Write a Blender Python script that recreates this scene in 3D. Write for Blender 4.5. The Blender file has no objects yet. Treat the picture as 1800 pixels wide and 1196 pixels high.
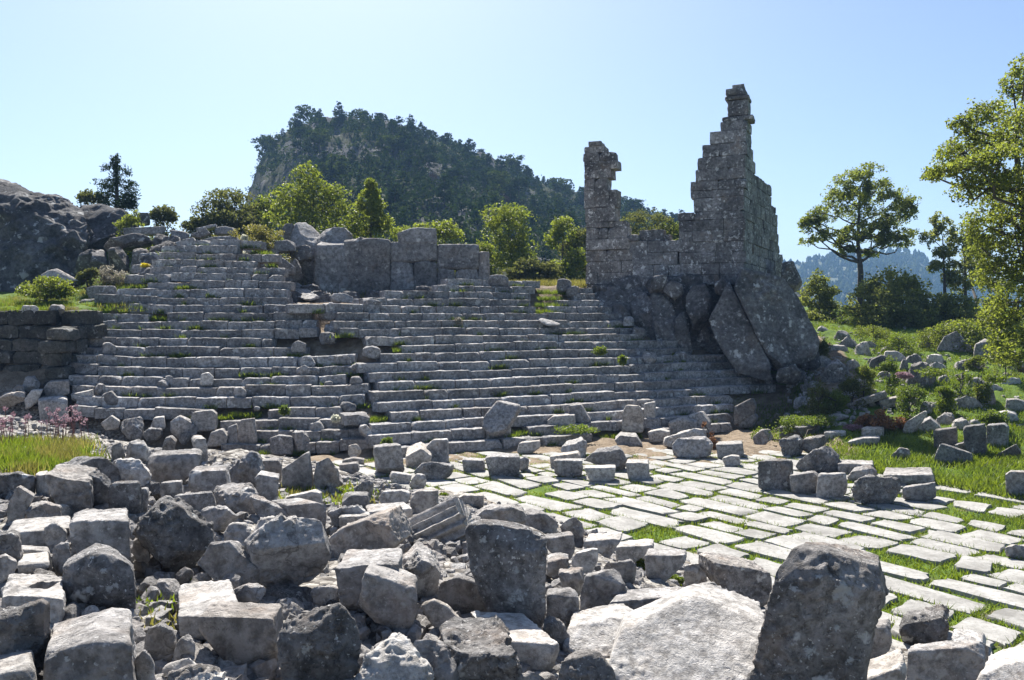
import bpy, bmesh, math, random
import numpy as np
from mathutils import Vector, Matrix

C = bpy.context.scene
COL = C.collection
R = math.radians

# ------------------------------------------------------------------ camera, sky, sun, exposure
ZC, FPX, PITCH = 4.0, 1400.0, math.atan(38 / 1400.0)
cam_d = bpy.data.cameras.new("camera")
cam_d.sensor_width = 36.0
cam_d.lens = 36.0 * FPX / 1800.0
cam_d.clip_start, cam_d.clip_end = 0.05, 12000
cam = bpy.data.objects.new("camera", cam_d)
COL.objects.link(cam)
cam.location = (0, 0, ZC)
cam.rotation_euler = (R(90) - PITCH, 0, 0)
C.camera = cam

SUN_EL, SUN_AZ = R(50), R(-14)          # azimuth from +Y towards +X
w = bpy.data.worlds.new("World")
C.world = w
w.use_nodes = True
nt = w.node_tree
sky = nt.nodes.new('ShaderNodeTexSky')
sky.sky_type = 'NISHITA'
sky.sun_disc = False
sky.sun_elevation = SUN_EL
sky.sun_rotation = SUN_AZ
sky.altitude = 600
sky.air_density = 1.0
sky.dust_density = 2.3
sky.ozone_density = 4.0
bg = nt.nodes['Background']
nt.links.new(sky.outputs[0], bg.inputs[0])
bg.inputs[1].default_value = 0.060

sd = bpy.data.lights.new("sun", 'SUN')
sd.energy = 5.0
sd.angle = R(0.5)
sd.color = (1.0, 0.955, 0.88)
so = bpy.data.objects.new("sun", sd)
COL.objects.link(so)
sdir = Vector((math.sin(SUN_AZ) * math.cos(SUN_EL), math.cos(SUN_AZ) * math.cos(SUN_EL), math.sin(SUN_EL)))
so.rotation_euler = sdir.to_track_quat('Z', 'Y').to_euler()
so.location = (0, 0, 60)

C.view_settings.view_transform = 'Standard'
C.view_settings.look = 'None'
C.view_settings.gamma = 1
C.view_settings.exposure = 1.42
C.cycles.max_bounces = 6
C.cycles.transparent_max_bounces = 6
C.cycles.volume_bounces = 1

# ------------------------------------------------------------------ numeric helpers
def smooth(a, b, x):
    t = np.clip((x - a) / (b - a), 0, 1)
    return t * t * (3 - 2 * t)

def _hash(ix, iy, iz, seed):
    h = (ix.astype(np.int64) * 374761393 + iy.astype(np.int64) * 668265263 + iz.astype(np.int64) * 2147483647 + seed * 1274126177) & 0xffffffff
    h = ((h ^ (h >> 13)) * 1274126177) & 0xffffffff
    h = ((h ^ (h >> 16)) * 2246822519) & 0xffffffff
    return h ^ (h >> 15)

def pnoise(P, seed=0):
    P = np.asarray(P, dtype=np.float64)
    I = np.floor(P)
    F = P - I
    I = I.astype(np.int64)
    U = F * F * F * (F * (F * 6 - 15) + 10)
    out = 0
    for dx in (0, 1):
        wx = U[:, 0] if dx else 1 - U[:, 0]
        for dy in (0, 1):
            wy = U[:, 1] if dy else 1 - U[:, 1]
            for dz in (0, 1):
                wz = U[:, 2] if dz else 1 - U[:, 2]
                h = _hash(I[:, 0] + dx, I[:, 1] + dy, I[:, 2] + dz, seed)
                gx = ((h & 1023) / 511.5 - 1)
                gy = (((h >> 10) & 1023) / 511.5 - 1)
                gz = (((h >> 20) & 1023) / 511.5 - 1)
                out = out + wx * wy * wz * (gx * (F[:, 0] - dx) + gy * (F[:, 1] - dy) + gz * (F[:, 2] - dz))
    return out * 1.4

def fbm(P, octs=4, seed=0, gain=0.5):
    a, s, f = 1.0, 0, 1.0
    for k in range(octs):
        s = s + a * pnoise(P * f, seed + k * 17)
        a *= gain
        f *= 2.03
    return s

def ridged(P, octs=3, seed=0):
    a, s, f = 1.0, 0, 1.0
    for k in range(octs):
        s = s + a * (0.5 - np.abs(pnoise(P * f, seed + k * 31)))
        a *= 0.5
        f *= 2.1
    return s

# ------------------------------------------------------------------ picture <-> place
CP, SP = math.cos(PITCH), math.sin(PITCH)
def ray(px, py):
    dx, dy = (px - 900) / FPX, (598 - py) / FPX
    return Vector((dx, CP + dy * SP, -SP + dy * CP))
def at(px, py, D):                      # the point seen at (px, py) at distance D along +Y
    d = ray(px, py)
    return Vector((0, 0, ZC)) + d * (D / d.y)

# ------------------------------------------------------------------ terrain
EDGE = np.array([(-30, 26.5), (-16, 26), (-11, 24.2), (-7.4, 21.6), (-5.4, 19.0), (-0.6, 17.3), (1.1, 15.1), (3.1, 12.4), (4.4, 10.4), (5.3, 8.8), (6.5, 6), (9, 0), (12, -10)], float)
def edge_dist(x, y):
    best = np.full(x.shape, 1e9)
    sign = np.ones(x.shape)
    for a, b in zip(EDGE[:-1], EDGE[1:]):
        d = b - a
        t = np.clip(((x - a[0]) * d[0] + (y - a[1]) * d[1]) / (d @ d), 0, 1)
        ex, ey = x - (a[0] + t * d[0]), y - (a[1] + t * d[1])
        r = np.hypot(ex, ey)
        cr = d[0] * ey - d[1] * ex      # >0 on the left of the walk = far side
        m = r < best
        best = np.where(m, r, best)
        sign = np.where(m, np.where(cr < 0, 1, -1), sign)
    return best * sign

def row_L(x, y): return (y - (23.3 + 0.03 * (x + 7))) / 0.42
def row_R(x, y): return (y - (25.3 + 0.465 * (x - 1.8))) / 0.483
HL, HR = 0.30, 0.28

def ground(x, y, steps=True):
    """height of the ground; steps=True gives the envelope over the seats, False the earth under them"""
    x = np.asarray(x, float); y = np.asarray(y, float)
    s = edge_dist(x, y)
    zr = np.interp(s, [-1, 0, 2, 3.7, 5, 7, 9, 12], [0, 0, .6, 1.3, 1.75, 2.05, 2.3, 2.45])
    zL = np.clip(HL * (row_L(x, y) + (0.6 if steps else -1.0)), 0, 6.85) + 0.14 * np.clip(y - 33.8, 0, 6)
    zR = np.clip(HR * (row_R(x, y) + (0.6 if steps else -1.0)), 0, 5.4)
    q_ = x / np.maximum(y, 1)
    side = np.interp(y, [20, 26.9, 27.2, 34, 37, 42], [0, 3.0, 4.35, 5.0, 5.3, 7.2]) + 0.9 * smooth(-0.555, -0.52, q_) * smooth(29, 34, y)
    ws = smooth(-0.425, -0.455, q_) * smooth(28.5, 29.5, y)
    zL = zL * (1 - ws) + np.minimum(side, 9) * ws
    j = -np.interp(y, [0, 29.3, 31, 100], [0.2, 0.2, 0.308, 0.308]) * y
    wl = smooth(0.9, -0.5, x - j)
    z = wl * zL + (1 - wl) * zR
    z = z + 0.045 * np.clip(y - 37, 0, 1000)
    zh = np.interp(y, [20, 23, 26, 29, 33, 40, 48, 60, 90, 300], [0, .1, .5, 1.1, 2.1, 3.2, 4.2, 4.8, 5.2, 5.5])
    wh = smooth(9.3, 12.0, x + 0.5 * np.clip(30 - y, -3, 3) * 0.4)
    z = z * (1 - wh) + zh * wh
    z = z - 0.85 * smooth(28.3, 30, y) * smooth(37, 35, y) * smooth(-.46, -.44, x / np.maximum(y, 1)) * smooth(-.06, -.10, x / np.maximum(y, 1)) * (0 if steps else 1)
    z = np.maximum(z, zr - (0 if steps else 0.10) * smooth(.2, 1.5, s))
    ter = 4.35 * smooth(26.9, 27.2, y) * smooth(-14.4, -14.9, x)
    z = np.maximum(z, ter)
    return z

def gpoint(px, py):
    """first point of the ground envelope on the ray through (px, py)"""
    d = ray(px, py)
    D = np.concatenate([np.arange(2.4, 60, 0.03), np.arange(60, 400, 0.5)])
    t = D / d.y
    X, Z = d.x * t, ZC + d.z * t
    g = ground(X, D)
    hit = np.nonzero(Z <= g)[0]
    i = hit[0] if len(hit) else len(D) - 1
    return Vector((X[i], D[i], Z[i]))

# ------------------------------------------------------------------ object helpers
def tag(o, label=None, cat=None, group=None, kind=None):
    if label: o["label"] = label
    if cat: o["category"] = cat
    if group: o["group"] = group
    if kind: o["kind"] = kind
    return o

def link(name, me, mats=None, loc=(0, 0, 0), parent=None):
    o = bpy.data.objects.new(name, me)
    COL.objects.link(o)
    o.location = loc
    if parent: o.parent = parent
    if mats is not None and me is not None:
        for m in (mats if isinstance(mats, (list, tuple)) else [mats]):
            me.materials.append(m)
    return o

def empty(name, loc, label, cat, group=None):
    o = bpy.data.objects.new(name, None)
    COL.objects.link(o)
    o.location = loc
    o.empty_display_size = 0.3
    return tag(o, label, cat, group)

def np_mesh(name, V, F, smooth_=True):
    """V (n,3), F (m,k) of one polygon size, or a list of such arrays"""
    Fs = F if isinstance(F, list) and np.ndim(F[0]) == 2 else [F]
    Fs = [np.asarray(f, np.int32) for f in Fs if len(f)]
    me = bpy.data.meshes.new(name)
    V = np.asarray(V, np.float32)
    me.vertices.add(len(V))
    me.vertices.foreach_set("co", V.ravel())
    loops = np.concatenate([f.ravel() for f in Fs])
    sizes = np.concatenate([np.full(len(f), f.shape[1], np.int32) for f in Fs])
    starts = np.concatenate([[0], np.cumsum(sizes)[:-1]]).astype(np.int32)
    me.loops.add(len(loops))
    me.loops.foreach_set("vertex_index", loops)
    me.polygons.add(len(sizes))
    me.polygons.foreach_set("loop_start", starts)
    me.polygons.foreach_set("loop_total", sizes)
    me.polygons.foreach_set("use_smooth", np.full(len(sizes), smooth_))
    me.update(calc_edges=True)
    me.validate()
    return me

# ------------------------------------------------------------------ materials
def new_mat(name):
    m = bpy.data.materials.new(name)
    m.use_nodes = True
    n = m.node_tree
    return m, n, n.nodes['Principled BSDF']

def N(n, t, **kw):
    x = n.nodes.new(t)
    for k, v in kw.items():
        if k.startswith('i_'):
            key = k[2:]
            x.inputs[int(key) if key.isdigit() else key].default_value = v
        else:
            setattr(x, k, v)
    return x

def ramp(n, fac, stops):
    r = n.nodes.new('ShaderNodeValToRGB')
    e = r.color_ramp.elements
    while len(e) < len(stops): e.new(0.5)
    for a, (p, c) in zip(e, stops):
        a.position = p
        a.color = (c if isinstance(c, tuple) else (c, c, c)) + (1,)
    n.links.new(fac, r.inputs[0])
    return r.outputs[0]

def mix(n, fac, a, b, mode='MIX'):
    m = n.nodes.new('ShaderNodeMix')
    m.data_type = 'RGBA'
    m.blend_type = mode
    for s, v in ((m.inputs[0], fac), (m.inputs[6], a), (m.inputs[7], b)):
        if isinstance(v, (int, float)): s.default_value = v
        elif isinstance(v, tuple): s.default_value = v + (1,)
        else: n.links.new(v, s)
    return m.outputs[2]

def noise(n, co, scale, detail=6, rough=0.6, dist=0.0):
    t = N(n, 'ShaderNodeTexNoise', i_Scale=scale, i_Detail=detail, i_Roughness=rough, i_Distortion=dist)
    n.links.new(co, t.inputs['Vector'])
    return t.outputs['Fac']

def stone_mat(name, dark, mid, light, lichen=0.5, pits=0.5, rust=0.3, scale=1.0, bump=0.5, black=0.35, isl=0.0, spk=(26, .62)):
    m, n, b = new_mat(name)
    tc = n.nodes.new('ShaderNodeTexCoord')
    oi = n.nodes.new('ShaderNodeObjectInfo')
    off = N(n, 'ShaderNodeVectorMath', operation='SCALE')
    comb = n.nodes.new('ShaderNodeCombineXYZ')
    for k in range(3): n.links.new(oi.outputs['Random'], comb.inputs[k])
    n.links.new(comb.outputs[0], off.inputs[0]); off.inputs['Scale'].default_value = 37.0
    add = N(n, 'ShaderNodeVectorMath', operation='ADD')
    n.links.new(tc.outputs['Object'], add.inputs[0]); n.links.new(off.outputs[0], add.inputs[1])
    co = add.outputs[0]
    big = noise(n, co, 1.3 * scale, 5, 0.62, 0.4)
    fine = noise(n, co, 11 * scale, 9, 0.72)
    col = ramp(n, big, [(0.34, dark), (0.5, mid), (0.68, light)])
    col = mix(n, ramp(n, fine, [(0.40, 0.0), (0.58, 1.0)]), mix(n, 1.0, col, (0.47, 0.465, 0.46), 'MULTIPLY'), col)
    # rusty brown washes
    rs = noise(n, co, 2.3 * scale, 4, 0.6)
    col = mix(n, ramp(n, rs, [(0.56, 0.0), (0.72, rust)]), col, (mid[0] * 1.05, mid[1] * 0.80, mid[2] * 0.60))
    # black crust
    bl = noise(n, co, 4.5 * scale, 8, 0.75, 0.3)
    col = mix(n, ramp(n, bl, [(0.54, 0.0), (0.66, black)]), col, (0.035, 0.035, 0.036))
    # pale lichen discs
    wv = N(n, 'ShaderNodeTexNoise', i_Scale=9 * scale, i_Detail=5)
    n.links.new(co, wv.inputs['Vector'])
    wadd = N(n, 'ShaderNodeVectorMath', operation='MULTIPLY_ADD')
    n.links.new(wv.outputs['Color'], wadd.inputs[0]); wadd.inputs[1].default_value = (0.34 / scale,) * 3
    n.links.new(co, wadd.inputs[2])
    vo = N(n, 'ShaderNodeTexVoronoi', i_Scale=3.6 * scale)
    n.links.new(wadd.outputs[0], vo.inputs['Vector'])
    sel = N(n, 'ShaderNodeMath', operation='MULTIPLY_ADD')
    sep = n.nodes.new('ShaderNodeSeparateColor')
    n.links.new(vo.outputs['Color'], sep.inputs[0])
    n.links.new(sep.outputs[0], sel.inputs[0]); sel.inputs[1].default_value = 0.42; n.links.new(vo.outputs['Distance'], sel.inputs[2])
    lm = ramp(n, sel.outputs[0], [(0.24, lichen), (0.36, 0.0)])
    col = mix(n, lm, col, (0.60, 0.605, 0.585))
    sp = noise(n, co, spk[0] * scale, 4, 0.6)
    spm = N(n, 'ShaderNodeMath', operation='MULTIPLY'); n.links.new(ramp(n, sp, [(spk[1], 0.0), (spk[1] + .05, min(1, lichen * 1.1))]), spm.inputs[0]); n.links.new(ramp(n, noise(n, co, 1.6 * scale, 3, .6), [(.40, .15), (.58, 1.0)]), spm.inputs[1])
    col = mix(n, spm.outputs[0], col, (0.62, 0.625, 0.61))
    v3 = N(n, 'ShaderNodeTexVoronoi', i_Scale=21 * scale)
    n.links.new(wadd.outputs[0], v3.inputs['Vector'])
    pm = N(n, 'ShaderNodeMath', operation='MULTIPLY')
    n.links.new(ramp(n, v3.outputs['Distance'], [(.10, pits), (.24, 0.0)]), pm.inputs[0])
    n.links.new(ramp(n, noise(n, co, 2.8 * scale, 4, .6), [(.44, 0.0), (.6, 1.0)]), pm.inputs[1])
    col = mix(n, pm.outputs[0], col, (.04, .038, .036))
    # cracks
    v4 = N(n, 'ShaderNodeTexVoronoi', i_Scale=1.1 * scale, feature='DISTANCE_TO_EDGE')
    n.links.new(wadd.outputs[0], v4.inputs['Vector'])
    cm = N(n, 'ShaderNodeMath', operation='MULTIPLY')
    n.links.new(ramp(n, v4.outputs['Distance'], [(.003, .55), (.014, 0.0)]), cm.inputs[0])
    n.links.new(ramp(n, noise(n, co, 1.1 * scale, 3, .5), [(.55, 0.0), (.62, 1.0)]), cm.inputs[1])
    col = mix(n, cm.outputs[0], col, (.05, .046, .042))
    # tone of each stone
    tone = N(n, 'ShaderNodeMapRange', i_3=0.78, i_4=1.16)
    n.links.new(oi.outputs['Random'], tone.inputs[0])
    gi = n.nodes.new('ShaderNodeNewGeometry')
    it = N(n, 'ShaderNodeMapRange', i_3=1 - isl, i_4=1 + isl); n.links.new(gi.outputs['Random Per Island'], it.inputs[0])
    col = mix(n, 1.0, col, it.outputs[0], 'MULTIPLY')
    col = mix(n, 1.0, col, tone.outputs[0], 'MULTIPLY')
    wrm = N(n, 'ShaderNodeMath', operation='FRACT'); wm = N(n, 'ShaderNodeMath', operation='MULTIPLY', i_1=7.31); n.links.new(oi.outputs['Random'], wm.inputs[0]); n.links.new(wm.outputs[0], wrm.inputs[0])
    col = mix(n, 1.0, col, ramp(n, wrm.outputs[0], [(0.0, (1.05, 1.035, 1.04)), (.75, (1.07, 1.04, 1.02)), (1.0, (1.11, 1.04, .98))]), 'MULTIPLY')
    n.links.new(col, b.inputs['Base Color'])
    b.inputs['Roughness'].default_value = 0.9
    b.inputs['Specular IOR Level'].default_value = 0.25
    # relief
    v2 = N(n, 'ShaderNodeTexVoronoi', i_Scale=17 * scale)
    n.links.new(wadd.outputs[0], v2.inputs['Vector'])
    pit = ramp(n, v2.outputs['Distance'], [(0.05, 0.0), (0.32, 1.0)])
    h1 = N(n, 'ShaderNodeMath', operation='MULTIPLY_ADD'); n.links.new(pit, h1.inputs[0]); h1.inputs[1].default_value = pits * 0.5
    n.links.new(fine, h1.inputs[2])
    h2 = N(n, 'ShaderNodeMath', operation='MULTIPLY_ADD'); n.links.new(noise(n, co, 40 * scale, 6, 0.7), h2.inputs[0]); h2.inputs[1].default_value = 0.35
    n.links.new(h1.outputs[0], h2.inputs[2])
    bp = N(n, 'ShaderNodeBump', i_Strength=bump, i_Distance=0.06 / scale)
    n.links.new(h2.outputs[0], bp.inputs['Height'])
    n.links.new(bp.outputs[0], b.inputs['Normal'])
    return m

M = {}
M['block'] = stone_mat('limestone_block', (.22, .214, .210), (.35, .341, .330), (.455, .443, .428), 0.45, 0.6, 0.3, 1.0, 0.75)
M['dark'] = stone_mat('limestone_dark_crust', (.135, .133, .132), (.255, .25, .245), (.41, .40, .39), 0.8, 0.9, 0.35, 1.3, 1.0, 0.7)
M['pale'] = stone_mat('limestone_pale', (.34, .33, .312), (.44, .427, .405), (.52, .506, .482), 0.5, 0.4, 0.2, 1.2, 0.6, 0.2)
M['seat'] = stone_mat('limestone_seats', (.19, .188, .189), (.31, .306, .304), (.43, .422, .416), 0.6, 0.5, 0.25, 0.9, 0.7, 0.55, 0.18, (14, .60))
M['wall'] = stone_mat('limestone_masonry', (.115, .113, .113), (.215, .211, .208), (.35, .342, .336), 0.7, 0.5, 0.5, 0.9, 0.6, 0.7, 0.22, (9, .57))
M['ashlar'] = stone_mat('limestone_ashlar', (.17, .168, .168), (.25, .247, .245), (.33, .325, .32), 0.5, 0.4, 0.35, 0.6, 0.5, 0.4, 0.0, (7, .63))
M['wall_shade'] = stone_mat('limestone_wall_shade', (.045, .046, .04), (.085, .086, .076), (.15, .15, .138), 0.3, 0.5, 0.3, 0.9, 0.7, 0.7, 0.25)  # retaining wall: its shadow is put into the dark stone colour
M['cliff'] = stone_mat('limestone_cliff', (.055, .056, .06), (.105, .106, .11), (.19, .188, .188), 0.5, 0.4, 0.4, 0.5, 1.0, 0.5, 0.0, (7, .63))
M['rock'] = stone_mat('limestone_bedrock', (.085, .085, .086), (.155, .152, .152), (.26, .255, .25), 0.6, 0.4, 0.45, 0.6, 0.9, 0.5, 0.0, (11, .615))

def lichen(o, spots):
    '''pale lichen blotches that grow on one stone: (px, py, radius in picture units)'''
    me = o.data
    m = me.materials[0].copy(); me.materials[0] = m
    n = m.node_tree; b = n.nodes['Principled BSDF']
    V = np.empty(len(me.vertices) * 3, np.float32); me.vertices.foreach_get("co", V); V = V.reshape(-1, 3) + np.array(o.location)
    dy = V[:, 1] * CP - (V[:, 2] - ZC) * SP
    px_ = 900 + FPX * V[:, 0] / dy; py_ = 598 - FPX * (V[:, 1] * SP + (V[:, 2] - ZC) * CP) / dy
    tc = n.nodes.new('ShaderNodeTexCoord')
    col = b.inputs['Base Color'].links[0].from_socket
    for (x, y, r) in spots:
        d2 = (px_ - x) ** 2 + (py_ - y) ** 2
        near = np.nonzero(d2 < max(36, d2.min() * 1.5))[0]
        i = near[np.argmin(dy[near])]
        c = V[i] - np.array(o.location)
        vd = N(n, 'ShaderNodeVectorMath', operation='DISTANCE'); vd.inputs[1].default_value = tuple(float(k) for k in c)
        n.links.new(tc.outputs['Object'], vd.inputs[0])
        sc = N(n, 'ShaderNodeMath', operation='MULTIPLY', i_1=1.0 / (r * float(dy[i]) / FPX)); n.links.new(vd.outputs['Value'], sc.inputs[0])
        nz = N(n, 'ShaderNodeTexNoise', i_Scale=1.5 / (r * float(dy[i]) / FPX), i_Detail=8, i_Roughness=.72)
        n.links.new(tc.outputs['Object'], nz.inputs['Vector'])
        ad = N(n, 'ShaderNodeMath', operation='MULTIPLY_ADD', i_1=3.4); n.links.new(nz.outputs['Fac'], ad.inputs[0]); n.links.new(sc.outputs[0], ad.inputs[2])
        col = mix(n, thresh(n, ad.outputs[0], 2.3), col, (.46, .47, .465))
    n.links.new(col, b.inputs['Base Color'])

def thresh(n, v, t):
    a = N(n, 'ShaderNodeMapRange', i_1=t - .22, i_2=t + .10, i_3=.9, i_4=0.0); n.links.new(v, a.inputs[0])
    return a.outputs[0]

def leaf_mat(name, c1, c2, trans, tcol, sc=0.9, rough=.5, spec=.3):
    m, n, b = new_mat(name)
    tc = n.nodes.new('ShaderNodeTexCoord')
    f = noise(n, tc.outputs['Object'], sc, 4, 0.6)
    g = n.nodes.new('ShaderNodeNewGeometry')
    rnd = mix(n, 0.5, f, g.outputs['Random Per Island'])
    col = ramp(n, rnd, [(0.3, c1), (0.7, c2)])
    n.links.new(col, b.inputs['Base Color'])
    b.inputs['Roughness'].default_value = rough
    b.inputs['Specular IOR Level'].default_value = spec
    t = n.nodes.new('ShaderNodeBsdfTranslucent')
    n.links.new(mix(n, 1.0, col, tcol, 'MULTIPLY'), t.inputs[0])
    ms = N(n, 'ShaderNodeMixShader'); ms.inputs[0].default_value = trans
    n.links.new(b.outputs[0], ms.inputs[1]); n.links.new(t.outputs[0], ms.inputs[2])
    n.links.new(ms.outputs[0], n.nodes['Material Output'].inputs[0])
    return m
M['oak'] = leaf_mat('leaves_olive', (.06, .075, .022), (.14, .16, .045), .55, (2.3, 2.3, 1.0))
M['bush'] = leaf_mat('leaves_yellow_green', (.06, .08, .02), (.135, .155, .04), .5, (2.2, 2.2, .9))
M['dull'] = leaf_mat('leaves_grey_green', (.055, .065, .03), (.115, .12, .052), .4, (1.9, 1.9, 1.0), .9, .7, .1)
M['olive'] = leaf_mat('leaves_light_olive', (.085, .10, .035), (.175, .19, .07), .5, (2.0, 2.0, 1.0), .9, .6, .2)
M['pine'] = leaf_mat('needles_dark', (.018, .034, .016), (.046, .066, .026), .15, (1.5, 1.7, .8), 0.15, .9, .05)
M['pine2'] = leaf_mat('needles_green', (.028, .044, .017), (.07, .086, .03), .2, (1.5, 1.7, .8), 0.15, .9, .05)
M['brown'] = leaf_mat('bare_twigs', (.06, .045, .035), (.10, .075, .055), .1, (1.2, 1.1, 1.0), .9, .9, .05)
M['yellow'] = leaf_mat('leaves_spring_yellow', (.16, .17, .03), (.25, .25, .05), .5, (1.8, 1.8, .8))
M['grass'] = leaf_mat('grass_blades', (.06, .088, .014), (.13, .165, .03), .5, (1.9, 1.9, .7), 2.5)
M['drygrass'] = leaf_mat('grass_dry', (.10, .10, .03), (.20, .18, .07), .45, (1.6, 1.6, .9), 2.5)
M['weed'] = leaf_mat('weed_leaves', (.06, .09, .02), (.13, .16, .035), .45, (1.9, 2.0, .8), 3)
M['deadtwig'] = leaf_mat('dead_brown_fronds', (.13, .065, .03), (.24, .13, .06), .3, (1.3, 1.1, .9), 3)
M['silver'] = leaf_mat('grey_twigs', (.20, .18, .14), (.34, .31, .25), .3, (1.2, 1.2, 1.1), 3)
M['pink'] = leaf_mat('petals_pink', (.20, .115, .14), (.36, .24, .275), .35, (1.2, 1.2, 1.2), 3)
M['white'] = leaf_mat('petals_white', (.55, .55, .45), (.75, .74, .62), .35, (1.1, 1.1, 1.1), 3)
M['gold'] = leaf_mat('petals_yellow', (.55, .45, .02), (.75, .62, .03), .35, (1.1, 1.1, 1.0), 3)
M['redstem'] = leaf_mat('stems_reddish', (.12, .05, .05), (.20, .09, .08), .2, (1.2, 1.0, 1.0), 3)

mt, n, b = new_mat('bark')
tc = n.nodes.new('ShaderNodeTexCoord')
n.links.new(ramp(n, noise(n, tc.outputs['Object'], 6, 6, .7), [(.3, (.035, .03, .026)), (.7, (.10, .088, .075))]), b.inputs['Base Color'])
b.inputs['Roughness'].default_value = 0.95
M['bark'] = mt

# paving slabs
mt, n, b = new_mat('paving_limestone')
tc = n.nodes.new('ShaderNodeTexCoord'); gi = n.nodes.new('ShaderNodeNewGeometry')
co = tc.outputs['Object']
col = ramp(n, noise(n, co, 2.2, 7, .65), [(.36, (.16, .154, .142)), (.5, (.25, .243, .228)), (.66, (.32, .313, .296))])
col = mix(n, ramp(n, noise(n, co, 14, 8, .75), [(.47, 0.0), (.62, 0.75)]), col, (.15, .143, .13))
tn = N(n, 'ShaderNodeMapRange', i_3=0.86, i_4=1.08); n.links.new(gi.outputs['Random Per Island'], tn.inputs[0])
col = mix(n, 1.0, col, tn.outputs[0], 'MULTIPLY')
n.links.new(col, b.inputs['Base Color']); b.inputs['Roughness'].default_value = .85
bp = N(n, 'ShaderNodeBump', i_Strength=.4, i_Distance=.03); n.links.new(noise(n, co, 9, 9, .7), bp.inputs['Height']); n.links.new(bp.outputs[0], b.inputs['Normal'])
M['paving'] = mt

# ground: soil, gravel, short grass, by an attribute of what covers it
mt, n, b = new_mat('ground_cover')
tc = n.nodes.new('ShaderNodeTexCoord'); at_ = N(n, 'ShaderNodeAttribute', attribute_name='cover')
co = tc.outputs['Object']
sepc = n.nodes.new('ShaderNodeSeparateColor'); n.links.new(at_.outputs['Color'], sepc.inputs[0])
soil = ramp(n, noise(n, co, 3.0, 8, .7), [(.3, (.10, .075, .05)), (.55, (.20, .155, .11)), (.75, (.30, .26, .21))])
gvo = N(n, 'ShaderNodeTexVoronoi', i_Scale=16.0); n.links.new(co, gvo.inputs['Vector'])
gsep = n.nodes.new('ShaderNodeSeparateColor'); n.links.new(gvo.outputs['Color'], gsep.inputs[0])
grav = ramp(n, gsep.outputs[0], [(.2, (.08, .072, .064)), (.6, (.20, .185, .165)), (.95, (.36, .34, .31))])
grs = ramp(n, noise(n, co, 1.7, 7, .7), [(.3, (.035, .065, .010)), (.55, (.085, .135, .018)), (.8, (.13, .15, .04))])
col = mix(n, sepc.outputs[0], soil, grav)
ga = N(n, 'ShaderNodeMath', operation='MULTIPLY_ADD'); n.links.new(noise(n, co, 1.1, 5, .65), ga.inputs[0]); ga.inputs[1].default_value = 1.2
gm = N(n, 'ShaderNodeMath', operation='ADD'); n.links.new(sepc.outputs[1], gm.inputs[0]); gm.inputs[1].default_value = -0.6
n.links.new(gm.outputs[0], ga.inputs[2])
col = mix(n, ramp(n, ga.outputs[0], [(.42, 0.0), (.58, 1.0)]), col, grs)
n.links.new(col, b.inputs['Base Color']); b.inputs['Roughness'].default_value = .95; b.inputs['Specular IOR Level'].default_value = .15
bp = N(n, 'ShaderNodeBump', i_Strength=.7, i_Distance=.06)
hh = N(n, 'ShaderNodeMath', operation='MULTIPLY_ADD'); n.links.new(gvo.outputs['Distance'], hh.inputs[0]); hh.inputs[1].default_value = -0.6; n.links.new(noise(n, co, 7, 8, .7), hh.inputs[2])
n.links.new(hh.outputs[0], bp.inputs['Height']); n.links.new(bp.outputs[0], b.inputs['Normal'])
M['ground'] = mt

# the rocky hill and the far wooded ridge
mt, n, b = new_mat('hill_rock_and_scrub')
tc = n.nodes.new('ShaderNodeTexCoord'); co = tc.outputs['Object']; gi = n.nodes.new('ShaderNodeNewGeometry')
rockc = ramp(n, noise(n, co, .12, 10, .72, .5), [(.3, (.045, .046, .05)), (.5, (.095, .097, .102)), (.72, (.20, .20, .20))])
scr = ramp(n, noise(n, co, .09, 9, .7), [(.3, (.02, .028, .012)), (.7, (.06, .065, .028))])
col = mix(n, ramp(n, noise(n, co, .055, 10, .75, .6), [(.46, 0.0), (.54, 1.0)]), rockc, scr)
n.links.new(col, b.inputs['Base Color']); b.inputs['Roughness'].default_value = 1.0; b.inputs['Specular IOR Level'].default_value = .1
bp = N(n, 'ShaderNodeBump', i_Strength=1.0, i_Distance=1.5); n.links.new(noise(n, co, .35, 10, .75, .6), bp.inputs['Height']); n.links.new(bp.outputs[0], b.inputs['Normal'])
M['hill'] = mt
mt, n, b = new_mat('far_ridge')
tc = n.nodes.new('ShaderNodeTexCoord'); co = tc.outputs['Object']
n.links.new(ramp(n, noise(n, co, .03, 9, .7), [(.3, (.02, .03, .014)), (.6, (.05, .06, .025)), (.8, (.14, .13, .11))]), b.inputs['Base Color'])
b.inputs['Roughness'].default_value = 1.0
M['ridge'] = mt

# ------------------------------------------------------------------ the air
def haze():
    x0, x1, y0, y1, z0, z1 = -1500, 1500, -200, 1500, -75, 130
    V = [(x, y, z) for z in (z0, z1) for y in (y0, y1) for x in (x0, x1)]
    F = [(0, 2, 3, 1), (4, 5, 7, 6), (0, 1, 5, 4), (2, 6, 7, 3), (0, 4, 6, 2), (1, 3, 7, 5)]
    me = np_mesh("haze", V, F, False)
    m = bpy.data.materials.new("air"); m.use_nodes = True; n = m.node_tree
    n.nodes.remove(n.nodes['Principled BSDF'])
    v = n.nodes.new('ShaderNodeVolumePrincipled')
    v.inputs['Color'].default_value = (.34, .58, 1.0, 1)
    v.inputs['Density'].default_value = HAZE
    v.inputs['Anisotropy'].default_value = 0.0
    n.links.new(v.outputs[0], n.nodes['Material Output'].inputs['Volume'])
    o = link("haze", me, m)
    tag(o, kind="stuff")
HAZE = 0.00034
haze()

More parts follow.
